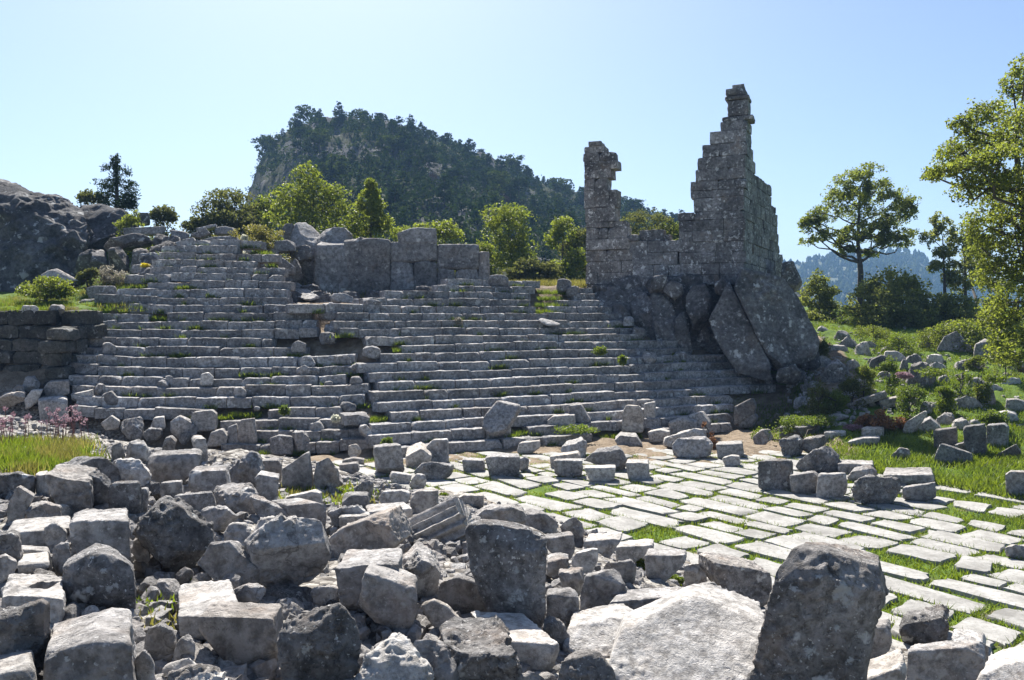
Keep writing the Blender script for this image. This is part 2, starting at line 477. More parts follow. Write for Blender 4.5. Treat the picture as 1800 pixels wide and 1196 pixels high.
# ------------------------------------------------------------------ ground sheet
def build_ground():
    az_in = np.linspace(-0.80, 0.80, 420)
    az = np.concatenate([np.linspace(-math.pi, -0.82, 40), az_in, np.linspace(0.82, math.pi, 40)[:-1]])
    r = np.concatenate([[0.0], np.geomspace(0.8, 9.5, 50), np.geomspace(9.7, 62, 260), np.geomspace(63, 1400, 70)])
    A, Rr = np.meshgrid(az, r)
    x, y = (np.sin(A) * Rr).ravel(), (np.cos(A) * Rr).ravel()
    z = ground(x, y, False)
    P = np.stack([x, y, z * 0], 1)
    s = edge_dist(x, y)
    flat = smooth(0.3, -0.4, s) * smooth(24, 20, y)
    rough = 1 - flat
    near = smooth(120, 50, np.hypot(x, y))
    z = z + rough * near * (0.16 * fbm(P * 0.5, 4, 3) + 0.07 * fbm(P * 2.2, 3, 9)) - 0.05 * (1 - rough)
    z = np.where(y < 3, np.minimum(z, 2.35), z)
    z = np.where(np.hypot(x, y) > 1150, z - 3, z)
    V = np.stack([x, y, z], 1)
    na, nr = len(az), len(r)
    i = np.arange(nr - 1)[:, None] * na + np.arange(na)[None, :]
    j = np.arange(nr - 1)[:, None] * na + (np.arange(na)[None, :] + 1) % na
    F = np.stack([i, i + na, j + na, j], -1).reshape(-1, 4)
    me = np_mesh("ground", V, F[:, ::-1])
    at_ = me.attributes.new("cover", 'FLOAT_COLOR', 'POINT')
    grav = smooth(-0.2, 0.6, s)
    right = smooth(9.0, 11.5, x) * smooth(19.0, 21.0, y) * (1 - .42 * smooth(26, 29, y) * smooth(50, 46, y))
    right = np.maximum(right, smooth(11, 13, x) * smooth(14, 17, y))
    path = smooth(1.6, 0.4, np.abs(x - (12.6 + 0.18 * (y - 30)))) * smooth(27, 29, y) * smooth(46, 42, y)
    behind = smooth(29.5, 31.5, y)
    behind = behind * (1 - .8 * smooth(37.5, 36, y) * smooth(-.45, -.43, x / np.maximum(y, 1)) * smooth(12, 11, x))
    behind = behind * (1 - .85 * smooth(2.5, 4, x) * smooth(13, 12, x) * smooth(37, 36, y))
    behind = np.maximum(behind, smooth(48, 55, y) * 1.5)
    grass = np.clip(0.62 * flat + right * 1.0 + behind * 0.75 + 0.20 * grav, 0, 1) * (1 - 0.85 * path)
    grass = np.maximum(grass, 0.8 * smooth(-14.3, -15, x) * smooth(26.5, 28, y))
    colr = np.stack([grav * (1 - right), grass, path, np.ones_like(x)], 1).astype(np.float32)
    at_.data.foreach_set("color", colr.ravel())
    tag(link("ground", me, M['ground']), kind="structure")
build_ground()

# ------------------------------------------------------------------ the rocky hill and the far ridge
SKY = np.array([(-400, 520), (300, 470), (425, 400), (438, 345), (450, 318), (462, 285), (482, 262), (505, 238), (530, 222), (560, 212), (600, 216), (650, 222),
                (700, 232), (740, 245), (790, 262), (850, 284), (900, 302), (960, 322), (1020, 342), (1080, 362), (1140, 385), (1200, 412), (1280, 445), (1340, 475), (1420, 525), (1600, 540)], float)
def hill_z(px, D):
    px = np.asarray(px, float); D = np.asarray(D, float)
    sk = np.interp(px, SKY[:, 0], SKY[:, 1])
    Dr = 250 + 30 * np.sin(px / 140.0)
    zr = ZC + (560 - sk) / FPX * Dr
    zb = np.interp(px, [1180, 1330], [8.0, 0.0])
    t = (D - 85) / (Dr - 85)
    prof = np.where(t < 1, np.clip(t, 0, 1) ** 1.25, 1 - 0.9 * np.clip((t - 1) / 0.8, 0, 1))
    z = zb + (zr - zb) * prof
    x = (px - 900) / FPX * D
    P = np.stack([x, D, z * 0.6], 1) if x.ndim == 1 else None
    amp = smooth(0.0, 0.25, np.clip(t, 0, 1))
    if P is not None:
        z = z + amp * (5.0 * (ridged(P / 30, 5, 5) - 0.45) + 2.2 * (ridged(P / 9, 4, 8) - .45)) * smooth(1.25, 0.95, t) 
    return np.where(t <= 0, zb - 1.5 + 0 * z, z)

def build_hill():
    pxs = np.concatenate([np.linspace(-300, 425, 60), np.linspace(428, 1300, 440), np.linspace(1304, 1420, 20)])
    Ds = np.concatenate([np.linspace(84, 250, 190), np.linspace(252, 420, 60)])
    PX_, DD = np.meshgrid(pxs, Ds)
    px, D = PX_.ravel(), DD.ravel()
    z = hill_z(px, D)
    V = np.stack([(px - 900) / FPX * D, D, z], 1)
    n_, m_ = len(pxs), len(Ds)
    i = np.arange(m_ - 1)[:, None] * n_ + np.arange(n_ - 1)[None, :]
    F = np.stack([i, i + 1, i + 1 + n_, i + n_], -1).reshape(-1, 4)
    tag(link("rocky_hill", np_mesh("rocky_hill", V, F), M['hill']), kind="structure")
build_hill()

def build_ridge():
    prof = np.array([(1150, 520), (1300, 480), (1390, 466), (1430, 458), (1500, 449), (1560, 446), (1610, 452), (1650, 472), (1690, 490), (1750, 510), (1850, 520), (2050, 500), (2300, 520)], float)
    pxs = np.linspace(1150, 2300, 240)
    Ds = np.linspace(520, 1100, 60)
    PX_, DD = np.meshgrid(pxs, Ds)
    px, D = PX_.ravel(), DD.ravel()
    zr = ZC + (560 - np.interp(px, prof[:, 0], prof[:, 1])) / FPX * 900
    t = (D - 520) / 380
    z = np.where(t < 1, -40 + (zr + 40) * np.clip(t, 0, 1) ** .8, zr - (t - 1) * 100)
    x = (px - 900) / FPX * D
    P = np.stack([x, D, z * 0], 1)
    z = z + 7 * fbm(P / 110, 3, 2) * (t < 1.05) + 3.2 * np.abs(fbm(P / 13, 3, 4))
    n_, m_ = len(pxs), len(Ds)
    i = np.arange(m_ - 1)[:, None] * n_ + np.arange(n_ - 1)[None, :]
    F = np.stack([i, i + 1, i + 1 + n_, i + n_], -1).reshape(-1, 4)
    tag(link("far_hill", np_mesh("far_hill", np.stack([x, D, z], 1), F), M['ridge']), kind="structure")
    # the wood that covers it, one mass
    rng = np.random.default_rng(3)
    k = 7000
    px = rng.uniform(1200, 2250, k); D = rng.uniform(560, 905, k)
    zr = ZC + (560 - np.interp(px, prof[:, 0], prof[:, 1])) / FPX * 900
    t = (D - 520) / 380
    x = (px - 900) / FPX * D
    z = -40 + (zr + 40) * np.clip(t, 0, 1) ** .8 + 7 * fbm(np.stack([x, D, 0 * D], 1) / 110, 3, 2) * 1.0
    h = rng.uniform(3.5, 9, k); rr = h * rng.uniform(.25, .42, k)
    Vs, Fs = [], []
    ang = np.arange(5) / 5 * 2 * math.pi
    base = np.arange(k)[:, None] * 11
    for lv, (fr, fz) in enumerate(((.75, .1), (1.0, .45))):
        Vs.append(np.stack([x[:, None] + rr[:, None] * fr * np.cos(ang + lv * .6) * rng.uniform(.7, 1.3, (k, 5)), D[:, None] + rr[:, None] * fr * np.sin(ang + lv * .6), (z + h * fz)[:, None] + rng.uniform(-.1, .1, (k, 5)) * h[:, None]], -1))
    Vs.append(np.stack([x, D, z + h], -1)[:, None, :])
    V = np.concatenate(Vs, 1).reshape(-1, 3)
    q = np.concatenate([np.stack([base + a, base + (a + 1) % 5, base + 5 + (a + 1) % 5, base + 5 + a], -1) for a in range(5)]).reshape(-1, 4)
    t3 = np.concatenate([np.stack([base + 5 + a, base + 5 + (a + 1) % 5, base + 10], -1) for a in range(5)]).reshape(-1, 3)
    tag(link("distant_wood", np_mesh("distant_wood", V, [q, t3], False), M['pine2']), kind="stuff")
build_ridge()

# ------------------------------------------------------------------ blocks of masonry (rounded, worn boxes)
_topo = {}
def box_topo(nx, ny, nz):
    key = (nx, ny, nz)
    if key in _topo: return _topo[key]
    idx, P = {}, []
    def vid(i, j, k):
        if (i, j, k) not in idx:
            idx[(i, j, k)] = len(P)
            P.append((i / nx * 2 - 1, j / ny * 2 - 1, k / nz * 2 - 1))
        return idx[(i, j, k)]
    F = []
    for i in range(nx):
        for j in range(ny):
            F.append((vid(i, j, nz), vid(i + 1, j, nz), vid(i + 1, j + 1, nz), vid(i, j + 1, nz)))
            F.append((vid(i, j, 0), vid(i, j + 1, 0), vid(i + 1, j + 1, 0), vid(i + 1, j, 0)))
    for i in range(nx):
        for k in range(nz):
            F.append((vid(i, 0, k), vid(i + 1, 0, k), vid(i + 1, 0, k + 1), vid(i, 0, k + 1)))
            F.append((vid(i, ny, k), vid(i, ny, k + 1), vid(i + 1, ny, k + 1), vid(i + 1, ny, k)))
    for j in range(ny):
        for k in range(nz):
            F.append((vid(0, j, k), vid(0, j, k + 1), vid(0, j + 1, k + 1), vid(0, j + 1, k)))
            F.append((vid(nx, j, k), vid(nx, j + 1, k), vid(nx, j + 1, k + 1), vid(nx, j, k + 1)))
    _topo[key] = (np.array(P), np.array(F))
    return _topo[key]

class Masonry:
    """collects worn blocks into one mesh"""
    def __init__(self): self.V, self.F, self.n = [], [], 0
    def block(self, origin, u, v, l, d, h, rnd=0.04, rough=0.015, seg=0.11, rot=0.0, tilt=0.0, chip=0.5, rng=random):
        """origin: middle of the front bottom edge; u along, v back; l, d, h sizes"""
        nx, ny, nz = (max(2, min(14, int(round(a / seg)))) for a in (l, d, h))
        P, F = box_topo(nx, ny, nz)
        half = np.array([l, d, h]) / 2
        p = P * half
        r = min(rnd, l * .3, d * .3, h * .3)
        q = np.clip(p, -(half - r), half - r)
        dv = p - q
        ln = np.linalg.norm(dv, axis=1, keepdims=True)
        p = np.where(ln > 1e-6, q + dv / np.maximum(ln, 1e-6) * r, p)
        if rng.random() < chip:
            for _ in range(rng.randint(1, 2)):
                c = np.array([rng.choice((-1, 1)), -1, 1]) * half
                nn = c / half * np.array([rng.uniform(.3, 1), rng.uniform(.3, 1), rng.uniform(.5, 1.2)]); nn /= np.linalg.norm(nn)
                lim = nn @ c - rng.uniform(.03, .12)
                ex = p @ nn - lim
                p = p - np.where(ex > 0, ex, 0)[:, None] * nn
        off = np.array([rng.uniform(0, 99) for _ in range(3)])
        nrm = P / np.linalg.norm(P, axis=1, keepdims=True)
        p = p + nrm * (rough * (1.2 * fbm((p + off) / .35, 2, 1) + .8 * fbm((p + off) / .11, 2, 2)))[:, None]
        p = p + np.array([0, d / 2, h / 2])
        ct, st = math.cos(tilt), math.sin(tilt)
        p = np.stack([p[:, 0] * ct - p[:, 2] * st, p[:, 1], p[:, 0] * st + p[:, 2] * ct], 1)
        cr, sr = math.cos(rot), math.sin(rot)
        p = np.stack([p[:, 0] * cr - p[:, 1] * sr, p[:, 0] * sr + p[:, 1] * cr, p[:, 2]], 1)
        u, v = np.asarray(u, float), np.asarray(v, float)
        W = np.asarray(origin) + p[:, :1] * np.array([u[0], u[1], 0]) + p[:, 1:2] * np.array([v[0], v[1], 0]) + p[:, 2:] * np.array([0, 0, 1.0])
        self.V.append(W); self.F.append(F + self.n); self.n += len(W)
    def build(self, name, mat, origin=(0, 0, 0), parent=None):
        me = np_mesh(name, np.concatenate(self.V) - np.asarray(origin), np.concatenate(self.F))
        me.set_sharp_from_angle(angle=R(50))
        return link(name, me, mat, (0, 0, 0) if parent else origin, parent)

# ------------------------------------------------------------------ the two blocks of seats
def seat_line(wing, i, px):
    """front face of row i (0 = lowest) at picture column px"""
    dx = ray(px, 560).x / ray(px, 560).y
    if wing == 'L':
        y = (23.3 + 0.42 * i + 0.03 * 7) / (1 - 0.03 * dx)
    else:
        y = (25.3 + 0.483 * i - 0.465 * 1.8) / (1 - 0.465 * dx)
    return dx * y, y

L_ENDS = [(385, 662), (372, 640), (305, 628), (122, 600), (130, 642), (122, 648), (118, 608), (119, 626), (120, 624), (122, 537), (124, 478), (128, 558), (150, 556),
          (166, 548), (182, 556), (165, 506), (205, 505), (215, 512), (226, 494), (262, 500), (268, 496), (280, 490), (285, 480), (318, 462)]
R_ENDS = [(668, 1290), (648, 1290), (652, 1292), (604, 1290), (662, 1366), (655, 1360), (664, 1345), (648, 1330), (630, 1285), (668, 1210), (674, 1199), (644, 1132),
          (598, 1112), (588, 1106), (592, 1098), (508, 1076), (640, 1062), (676, 1046), (770, 1042), (786, 950)]
# holes in the rows: (wing, row, px from, px to)
GAPS = [('L', 13, 190, 212), ('L', 14, 200, 222), ('L', 16, 222, 236), ('L', 17, 228, 254), ('L', 12, 165, 182), ('L', 21, 288, 306), ('L', 22, 440, 462), ('L', 20, 470, 484), ('L', 2, 330, 372), ('L', 3, 395, 452), ('L', 4, 562, 590), ('L', 13, 262, 318), ('L', 12, 335, 350), ('R', 3, 645, 678), ('R', 1, 905, 925), ('R', 10, 690, 722),
        ('R', 18, 945, 985), ('R', 17, 945, 990), ('R', 16, 940, 985), ('R', 15, 930, 982), ('R', 4, 690, 702), ('L', 9, 470, 480), ('R', 12, 700, 735), ('R', 0, 1060, 1130), ('R', 9, 1020, 1026)]

def build_wing(wing, ends, label):
    rng = random.Random(11 if wing == 'L' else 29)
    h = HL if wing == 'L' else HR
    depth = 0.42 if wing == 'L' else 0.45
    x0, y0 = seat_line(wing, 0, sum(ends[0]) / 2)
    root = empty("stone_seating", (x0, y0, 0), label, "stone seats", "banks of stone seats")
    ang = math.atan(0.03 if wing == 'L' else 0.465)
    u, v = (math.cos(ang), math.sin(ang)), (-math.sin(ang), math.cos(ang))
    for i, (a, b) in enumerate(ends):
        mb = Masonry()
        xa, ya = seat_line(wing, i, a)
        xb, yb = seat_line(wing, i, b)
        Lr = math.hypot(xb - xa, yb - ya)
        s = 0.0
        while s < Lr - 0.15:
            l = min(rng.choice((rng.uniform(.6, 1.0), rng.uniform(.8, 1.4), rng.uniform(1.2, 1.9))), Lr - s)
            if Lr - s - l < 0.35: l = Lr - s
            c = s + l / 2
            x, y = xa + u[0] * c, ya + u[1] * c
            px = 900 + FPX * x / y
            s += l
            if any(g[0] == wing and g[1] == i and g[2] <= px <= g[3] for g in GAPS):
                if mb.n:
                    mb.build('seat_row', M['seat'], (x0, y0, 0), root); mb = Masonry()
                continue
            P = np.array([[x * .35, i * .37, 5.0 if wing == 'L' else 9.0]])
            sag = (0.10 if wing == 'L' else .06) * float(fbm(P, 2, 21)[0])
            til = rng.gauss(0, .016 if wing == 'L' else .008)
            if wing == 'L':                       # the seats have slumped towards the break between the two banks
                t = max(0.0, min(1.0, (px - 470) / 160))
                if i < 12: til += 0.10 * t * t * (1 if i > 3 else .3); sag += 0.10 * t * t
                t2 = max(0.0, min(1.0, (260 - px) / 130)); sag += .10 * t2 * t2; til -= .05 * t2
            out = rng.gauss(0, .018) + .05 * float(fbm(P * .7, 2, 5)[0])
            mb.block((x - v[0] * out, y - v[1] * out, i * h + sag - 0.03), u, v, l - rng.uniform(.004, .028), depth + .34, h + .03 + rng.gauss(0, .008),
                     rnd=.022, rough=.022, seg=.075, rot=rng.gauss(0, .010), tilt=til, chip=.6, rng=rng)
        if mb.n: mb.build("seat_row", M['seat'], (x0, y0, 0), root)
build_wing('L', L_ENDS, "left hand bank of weathered stone seats, slumped and pyramid shaped at its top")
build_wing('R', R_ENDS, "right hand bank of straight stone seats rising to the foot of the ruined tower")

# ------------------------------------------------------------------ paving of the open floor
UA = R(-53)
PU, PV = np.array([math.cos(UA), math.sin(UA)]), np.array([-math.sin(UA), math.cos(UA)])
PAV_R = np.array([(8.6, 26.5), (9.3, 24.2), (9.9, 20.0), (11.4, 17.4), (13.5, 14.5), (16, 8), (18, 0)], float)
def in_paving(x, y):
    s = float(edge_dist(np.array([x]), np.array([y]))[0])
    lim = np.interp(y, PAV_R[::-1, 1], PAV_R[::-1, 0])
    return s < 0.35 and x < lim and row_R(x, y) < 0.5 and row_L(x, y) < 0.6 and y > 3 and x > -7.5
SLABS = []
def build_paving():
    rng = random.Random(5)
    V, Q, T, n = [], [], [], 0
    b = -22.0
    while b < 30:
        wd = rng.uniform(.48, .86)
        a = -30 + rng.uniform(0, 1.5)
        while a < 30:
            l = rng.choice((rng.uniform(.6, 1.1), rng.uniform(1.0, 1.9)))
            cx, cy = PU * (a + l / 2) + PV * (b + wd / 2)
            a += l
            ok = in_paving(cx, cy)
            lim = np.interp(cy, PAV_R[::-1, 1], PAV_R[::-1, 0])
            if ok and rng.random() < (.05 if cx < lim - 1.6 else .3): ok = False
            if not ok: continue
            g1, g2 = rng.uniform(.015, .08), rng.uniform(.015, .075)
            hl, hw = l / 2 - g1, wd / 2 - g2
            rot = rng.gauss(0, .045)
            m = 24
            th = np.arange(m) / m * 2 * math.pi
            e = 7.0
            rx = np.sign(np.cos(th)) * np.abs(np.cos(th)) ** (2 / e) * hl
            ry = np.sign(np.sin(th)) * np.abs(np.sin(th)) ** (2 / e) * hw
            sk = rng.gauss(0, .13); tp = rng.gauss(0, .10)
            rx = rx + sk * ry; ry = ry * (1 + tp * rx / hl)
            jit = 1 + .055 * np.array([rng.gauss(0, 1) for _ in range(m)])
            rx, ry = rx * jit, ry * jit
            c_, s_ = math.cos(rot), math.sin(rot)
            rx, ry = rx * c_ - ry * s_, rx * s_ + ry * c_
            tx, ty, z0 = rng.gauss(0, .012), rng.gauss(0, .012), rng.gauss(0.0, .012)
            ring = lambda k, z: np.stack([cx + PU[0] * rx * k + PV[0] * ry * k, cy + PU[1] * rx * k + PV[1] * ry * k, z + z0 + tx * rx * k + ty * ry * k], 1)
            V += [ring(1.0, -.12), ring(1.0, -.022), ring(.97, 0.0), ring(.55, .006 + rng.gauss(0, .004)), np.array([[cx, cy, .006 + z0]])]
            for lv in range(3):
                o = n + lv * m
                Q += [(o + k, o + (k + 1) % m, o + m + (k + 1) % m, o + m + k) for k in range(m)]
            T += [(n + 3 * m + k, n + 3 * m + (k + 1) % m, n + 4 * m) for k in range(m)]
            n += 4 * m + 1
            SLABS.append((cx, cy, l / 2, wd / 2))
        b += wd
    me = np_mesh("paving", np.concatenate(V), [Q, T])
    me.set_sharp_from_angle(angle=R(40))
    tag(link("paving", me, M['paving']), kind="structure")
build_paving()

# ------------------------------------------------------------------ single stones
_tmp_me = bpy.data.meshes.new("tmp"); _tmp = bpy.data.objects.new("tmp", _tmp_me); COL.objects.link(_tmp)
_rm = _tmp.modifiers.new("r", 'REMESH'); _rm.mode = 'VOXEL'
def hull_remesh(pts, vox):
    bm = bmesh.new()
    for p in pts: bm.verts.new(p)
    bmesh.ops.convex_hull(bm, input=bm.verts)
    for v in [v for v in bm.verts if not v.link_faces]: bm.verts.remove(v)
    me = bpy.data.meshes.new("t"); bm.to_mesh(me); bm.free()
    old = _tmp.data; _tmp.data = me; bpy.data.meshes.remove(old)
    _rm.voxel_size = vox
    _tmp.update_tag()
    dg = bpy.context.evaluated_depsgraph_get(); dg.update()
    ev = _tmp.evaluated_get(dg)
    m2 = ev.to_mesh()
    n = len(m2.vertices)
    V = np.empty(n * 3, np.float32); m2.vertices.foreach_get("co", V)
    nl = len(m2.loops)
    Lp = np.empty(nl, np.int32); m2.loops.foreach_get("vertex_index", Lp)
    E = np.empty(len(m2.edges) * 2, np.int32); m2.edges.foreach_get("vertices", E)
    ev.to_mesh_clear()
    return V.reshape(-1, 3).astype(float), Lp.reshape(-1, 4), E.reshape(-1, 2)

def normals(V, F):
    fn = np.cross(V[F[:, 2]] - V[F[:, 0]], V[F[:, 3]] - V[F[:, 1]])
    nn = np.zeros_like(V)
    for k in range(4): np.add.at(nn, F[:, k], fn)
    return nn / np.maximum(np.linalg.norm(nn, axis=1, keepdims=True), 1e-9)

KIND = {  # relief: broad, medium, fine, number of chips, chip size
    'b': (.020, .014, .010, 7, .11), 'r': (.050, .036, .018, 11, .20), 's': (.012, .010, .007, 4, .07), 'f': (.030, .012, .006, 9, .10), 'g': (.040, .030, .012, 18, .15), 'h': (.05, .045, .014, 10, .10), 'c': (.012, .006, .005, 2, .05), 'x': (.045, .055, .030, 9, .18)}
def stone_mesh(pts, kind, vox, seed, socket=None):
    pts = np.asarray(pts, float)
    rng = np.random.default_rng(seed)
    ext = pts.max(0) - pts.min(0)
    Ls = float(np.sort(ext)[1])
    V, F, E = hull_remesh(pts, vox)
    a1, a2, a3, nc, cs = KIND[kind]
    cen = V.mean(0)
    off = rng.uniform(0, 90, 3)
    nn = normals(V, F)
    V = V + nn * (a1 * Ls * 1.6 * fbm((V + off) / (.5 * Ls), 3, seed))[:, None]
    for k in range(nc):
        p = pts[rng.integers(len(pts))]
        d = (p - cen) / ext; d = d + rng.normal(0, .35, 3) * np.linalg.norm(d); d /= np.linalg.norm(d)
        lim = (V @ d).max() - rng.uniform(.15, 1) * cs * Ls
        ex = V @ d - lim
        V = V - np.where(ex > 0, ex, 0)[:, None] * d
    cnt = np.bincount(E.ravel(), minlength=len(V)).astype(float)[:, None]
    S = np.zeros_like(V)
    np.add.at(S, E[:, 0], V[E[:, 1]]); np.add.at(S, E[:, 1], V[E[:, 0]])
    V = V * .65 + S / cnt * .35
    nn = normals(V, F)
    patch = np.clip(.5 + 1.6 * fbm((V + off) / (.45 * Ls), 2, seed + 11), .1, 1.2)      # worn in places, dressed smooth in others
    d = patch * (a2 * Ls * 1.6 * (ridged((V + off) / (.19 * Ls), 3, seed + 3) - .45) + a3 * Ls * 1.8 * fbm((V + off) / (.055 * Ls + .01), 2, seed + 7))
    V = V + nn * d[:, None]
    if socket:
        c, hx, hy, dep = socket
        q = V - np.asarray(c)
        m = (np.abs(q[:, 0]) < hx) & (np.abs(q[:, 1]) < hy) & (nn[:, 2] > .4)
        V[m, 2] -= dep
    return V, F

def stone(name, cat, poly, label, kind='b', mat='block', back=(4, -8), D=None, lean=0.0, yaw=0.0, t=None, group=None, res=2.2, seed=None, taper=.94, bulge=0.0, sink=None, socket_px=None, lift=None):
    xs = [p[0] for p in poly]; ys = [p[1] for p in poly]
    yb, yt = max(ys), min(ys)
    xb = sum(p[0] for p in poly if p[1] > yb - .3 * (yb - yt) - 1) / max(1, sum(1 for p in poly if p[1] > yb - .3 * (yb - yt) - 1))
    seed = seed if seed is not None else int(xs[0] * 7 + ys[0] * 13 + len(label)) % 9973
    if D is None: D = gpoint(xb, yb).y
    base = at(xb, yb, D)
    k, l = yaw, lean
    def fp(px, py):
        d = ray(px, py)
        tt = (D - k * base.x + l * (ZC - base.z)) / (d.y - k * d.x - l * d.z)
        return Vector((0, 0, ZC)) + d * tt
    F0 = [fp(*p) for p in poly]
    itop = ys.index(yt)
    top = F0[itop]
    if t is None:
        y0 = yt - 560
        if y0 - abs(back[1]) > 18:
            t = top.y * (y0 / (y0 - abs(back[1])) - 1)
        else:
            t = .35 * (max(xs) - min(xs)) * D / FPX
        wpx = (max(xs) - min(xs)) * D / FPX
        t = min(max(t, .22 * wpx), 1.9 * wpx)
    bx = (900 + FPX * top.x / top.y + back[0] - 900) / FPX * (top.y + t) - top.x
    Cc = sum(F0, Vector()) / len(F0)
    B0 = [Cc + (p - Cc) * taper + Vector((bx, t, 0)) for p in F0]
    pts = F0 + B0
    if bulge:
        pts += [Cc + (p - Cc) * .55 + Vector((0, -bulge, 0)) for p in F0]
    if sink is None:
        sink = .09 if float(edge_dist(np.array([base.x]), np.array([base.y]))[0]) > .4 else .04
    zlo, zhi = min(p.z for p in pts), max(p.z for p in pts)
    pts += [p + Vector((0, .02, -sink)) for p in pts if p.z < zlo + .3 * (zhi - zlo)]
    zb = min(p.z for p in pts)
    org = Vector((sum(p.x for p in pts) / len(pts), sum(p.y for p in pts) / len(pts), zb))
    pts = [p - org for p in pts]
    vox = max(res * D / FPX, .012)
    sock = None
    if socket_px:
        sx, sy, sw, sh = socket_px
        c = fp(sx, sy)
        # the socket lies in the top face
        zt = max(p.z for p in F0)
        d = ray(sx, sy); tt = (zt - ZC) / d.z
        cc = Vector((0, 0, ZC)) + d * tt - org
        sock = (cc, .055, .075, .14)
        pts = pts
        vox *= .45
    V, F = stone_mesh([tuple(p) for p in pts], kind, vox, seed, sock)
    me = np_mesh(name, V, F)
    me.set_sharp_from_angle(angle=R(55))
    o = link(name, me, M[mat], org)
    return tag(o, label, cat, group)

# ------------------------------------------------------------------ the fallen stones, one by one
NM = {'B': ("stone_block", "stone block"), 'O': ("boulder", "boulder"), 'S': ("stone_slab", "stone slab"), 'D': ("column_drum", "column drum"), 'T': ("stone_stump", "stone stump"), 'R': ("rubble_stone", "rubble stone")}
def s(code, kind, mat, poly, back, label, **kw):
    nm, cat = NM[code]
    p = [(poly[i], poly[i + 1]) for i in range(0, len(poly), 2)]
    return stone(nm, cat, p, label, kind, mat, back, **kw)

# --- near heap, bottom left
lichen(s('B', 'b', 'block', [76,1150,130,1134,170,1128,232,1134,243,1228,75,1236], (8,-66), "big squat block with a wide bright top, near the bottom left corner"), [(118,1157,7), (172,1170,5)])
s('O', 'x', 'dark', [-22,1085,30,1072,70,1060,97,1078,88,1110,76,1170,40,1185,-22,1180], (5,-12), "black crusted boulder at the left edge, behind the big squat block", bulge=.08)
s('B', 'b', 'pale', [-25,1192,10,1185,55,1176,66,1192,62,1240,-25,1244], (-6,-44), "pale flat topped block cut off by the bottom left corner")
s('B', 'b', 'pale', [2,1050,15,1046,60,1052,112,1053,112,1084,0,1086], (10,-42), "pale block with a dark square socket sunk in its top", socket_px=(78,1022,11,9))
lichen(s('B', 'b', 'dark', [110,997,140,980,165,968,200,978,228,997,237,1010,237,1052,222,1060,150,1062,106,1056], (5,-16), "dark humped block spotted with two white lichen patches, beside the socketed block", bulge=.05), [(162,1038,12), (198,1035,12), (206,1024,7), (180,1010,8)])
s('B', 'b', 'block', [122,920,140,916,225,917,228,990,125,990], (6,-24), "upright square block behind the humped lichen block")
s('O', 'r', 'dark', [233,925,243,898,262,882,285,876,318,895,345,922,385,944,395,960,370,972,352,987,320,978,300,994,270,964,250,948], (10,-12), "large rough boulder sloping down to the right, in the left foreground", bulge=.15)
s('B', 'b', 'block', [378,946,400,952,455,1006,440,1034,400,1030,338,998], (12,-5), "gable shaped block lying point up between the two large boulders")
s('O', 'r', 'block', [425,952,445,937,480,917,500,905,515,912,540,912,575,937,581,947,578,978,540,1014,510,1030,470,1034,462,1012,430,978], (22,-12), "massive wedge boulder with a dark overhanging right flank", bulge=.1)
s('B', 'b', 'block', [574,947,605,927,674,904,700,957,660,972,585,986], (34,-11), "tilted block balanced on another, its pale cut end turned right", D=6.7, t=.42)
s('B', 'b', 'block', [589,1000,610,1010,640,1014,690,1004,702,994,703,1028,640,1072,598,1062], (8,-34), "broad block carrying the tilted balanced block")
s('B', 'b', 'block', [640,1007,730,1035,733,1050,725,1086,705,1102,628,1072,630,1055], (10,-7), "grey square block tipped on its corner in the heap centre", t=.3)
s('B', 'r', 'block', [705,992,730,974,755,990,775,1015,765,1042,735,1050,706,1034], (5,-22), "dark block with a faint red stain, beside the tipped square block")
lichen(s('B', 'b', 'dark', [816,932,826,921,870,924,935,935,962,950,960,1065,952,1112,920,1106,862,1066,822,990], (-4,-15), "tall upright slab of dark stone with a crusted top, centre foreground", bulge=.03), [(905,1000,10), (850,950,9), (842,955,6), (925,1040,5)])
s('B', 'b', 'block', [764,1042,775,1024,800,1014,840,1026,862,1046,865,1064,845,1068,800,1062,765,1058], (8,-7), "low rounded block leaning against the foot of the tall dark slab")
s('R', 's', 'pale', [738,1062,760,1055,785,1066,808,1093,795,1104,775,1102,740,1074], (5,-5), "thin pale wedge stone under the low rounded block")
s('O', 'x', 'pale', [622,1225,628,1160,645,1135,668,1105,700,1138,740,1175,748,1228], (20,-6), "pale pitted pointed boulder at the bottom edge, left of centre", lean=.9)
s('O', 'x', 'block', [707,1137,735,1114,755,1112,780,1142,795,1168,808,1215,720,1220], (10,-6), "grey pitted boulder overlapping the pale pointed one at the bottom edge", lean=.8)
s('O', 'x', 'dark', [780,1152,800,1160,850,1168,905,1152,914,1178,902,1212,830,1218,795,1202], (-10,-68), "black pitted boulder with a sloping rough top, below the tall dark slab")
lichen(s('O', 'r', 'dark', [482,1112,500,1078,525,1058,560,1055,600,1073,618,1093,630,1133,625,1173,600,1210,500,1218,484,1163], (10,-9), "round dark boulder with one white lichen blotch at the bottom edge", lean=.3, bulge=.08), [(540,1146,13), (570,1160,5)])
s('B', 'b', 'block', [347,1083,420,1106,480,1087,486,1143,470,1155,410,1162,365,1133,346,1113], (30,-30), "block with a hollowed bright top and one corner turned to the viewer")
s('S', 's', 'pale', [312,1088,345,1088,420,1075,425,1094,345,1112,314,1106], (-12,-60), "pale dressed slab with a long straight edge, among the boulders on the left")
s('R', 'r', 'block', [380,1024,395,1007,408,1005,420,1017,423,1034,405,1044,385,1034], (4,-3), "brown egg shaped stone behind the pale dressed slab")
s('R', 'r', 'block', [336,1014,350,1007,380,1010,382,1020,360,1026,340,1025], (3,-5), "flat grey stone between gable block and dressed slab")
s('R', 'r', 'dark', [305,1008,318,999,336,1002,340,1014,318,1020,306,1018], (3,-4), "dark little stone by the dry grass patch")
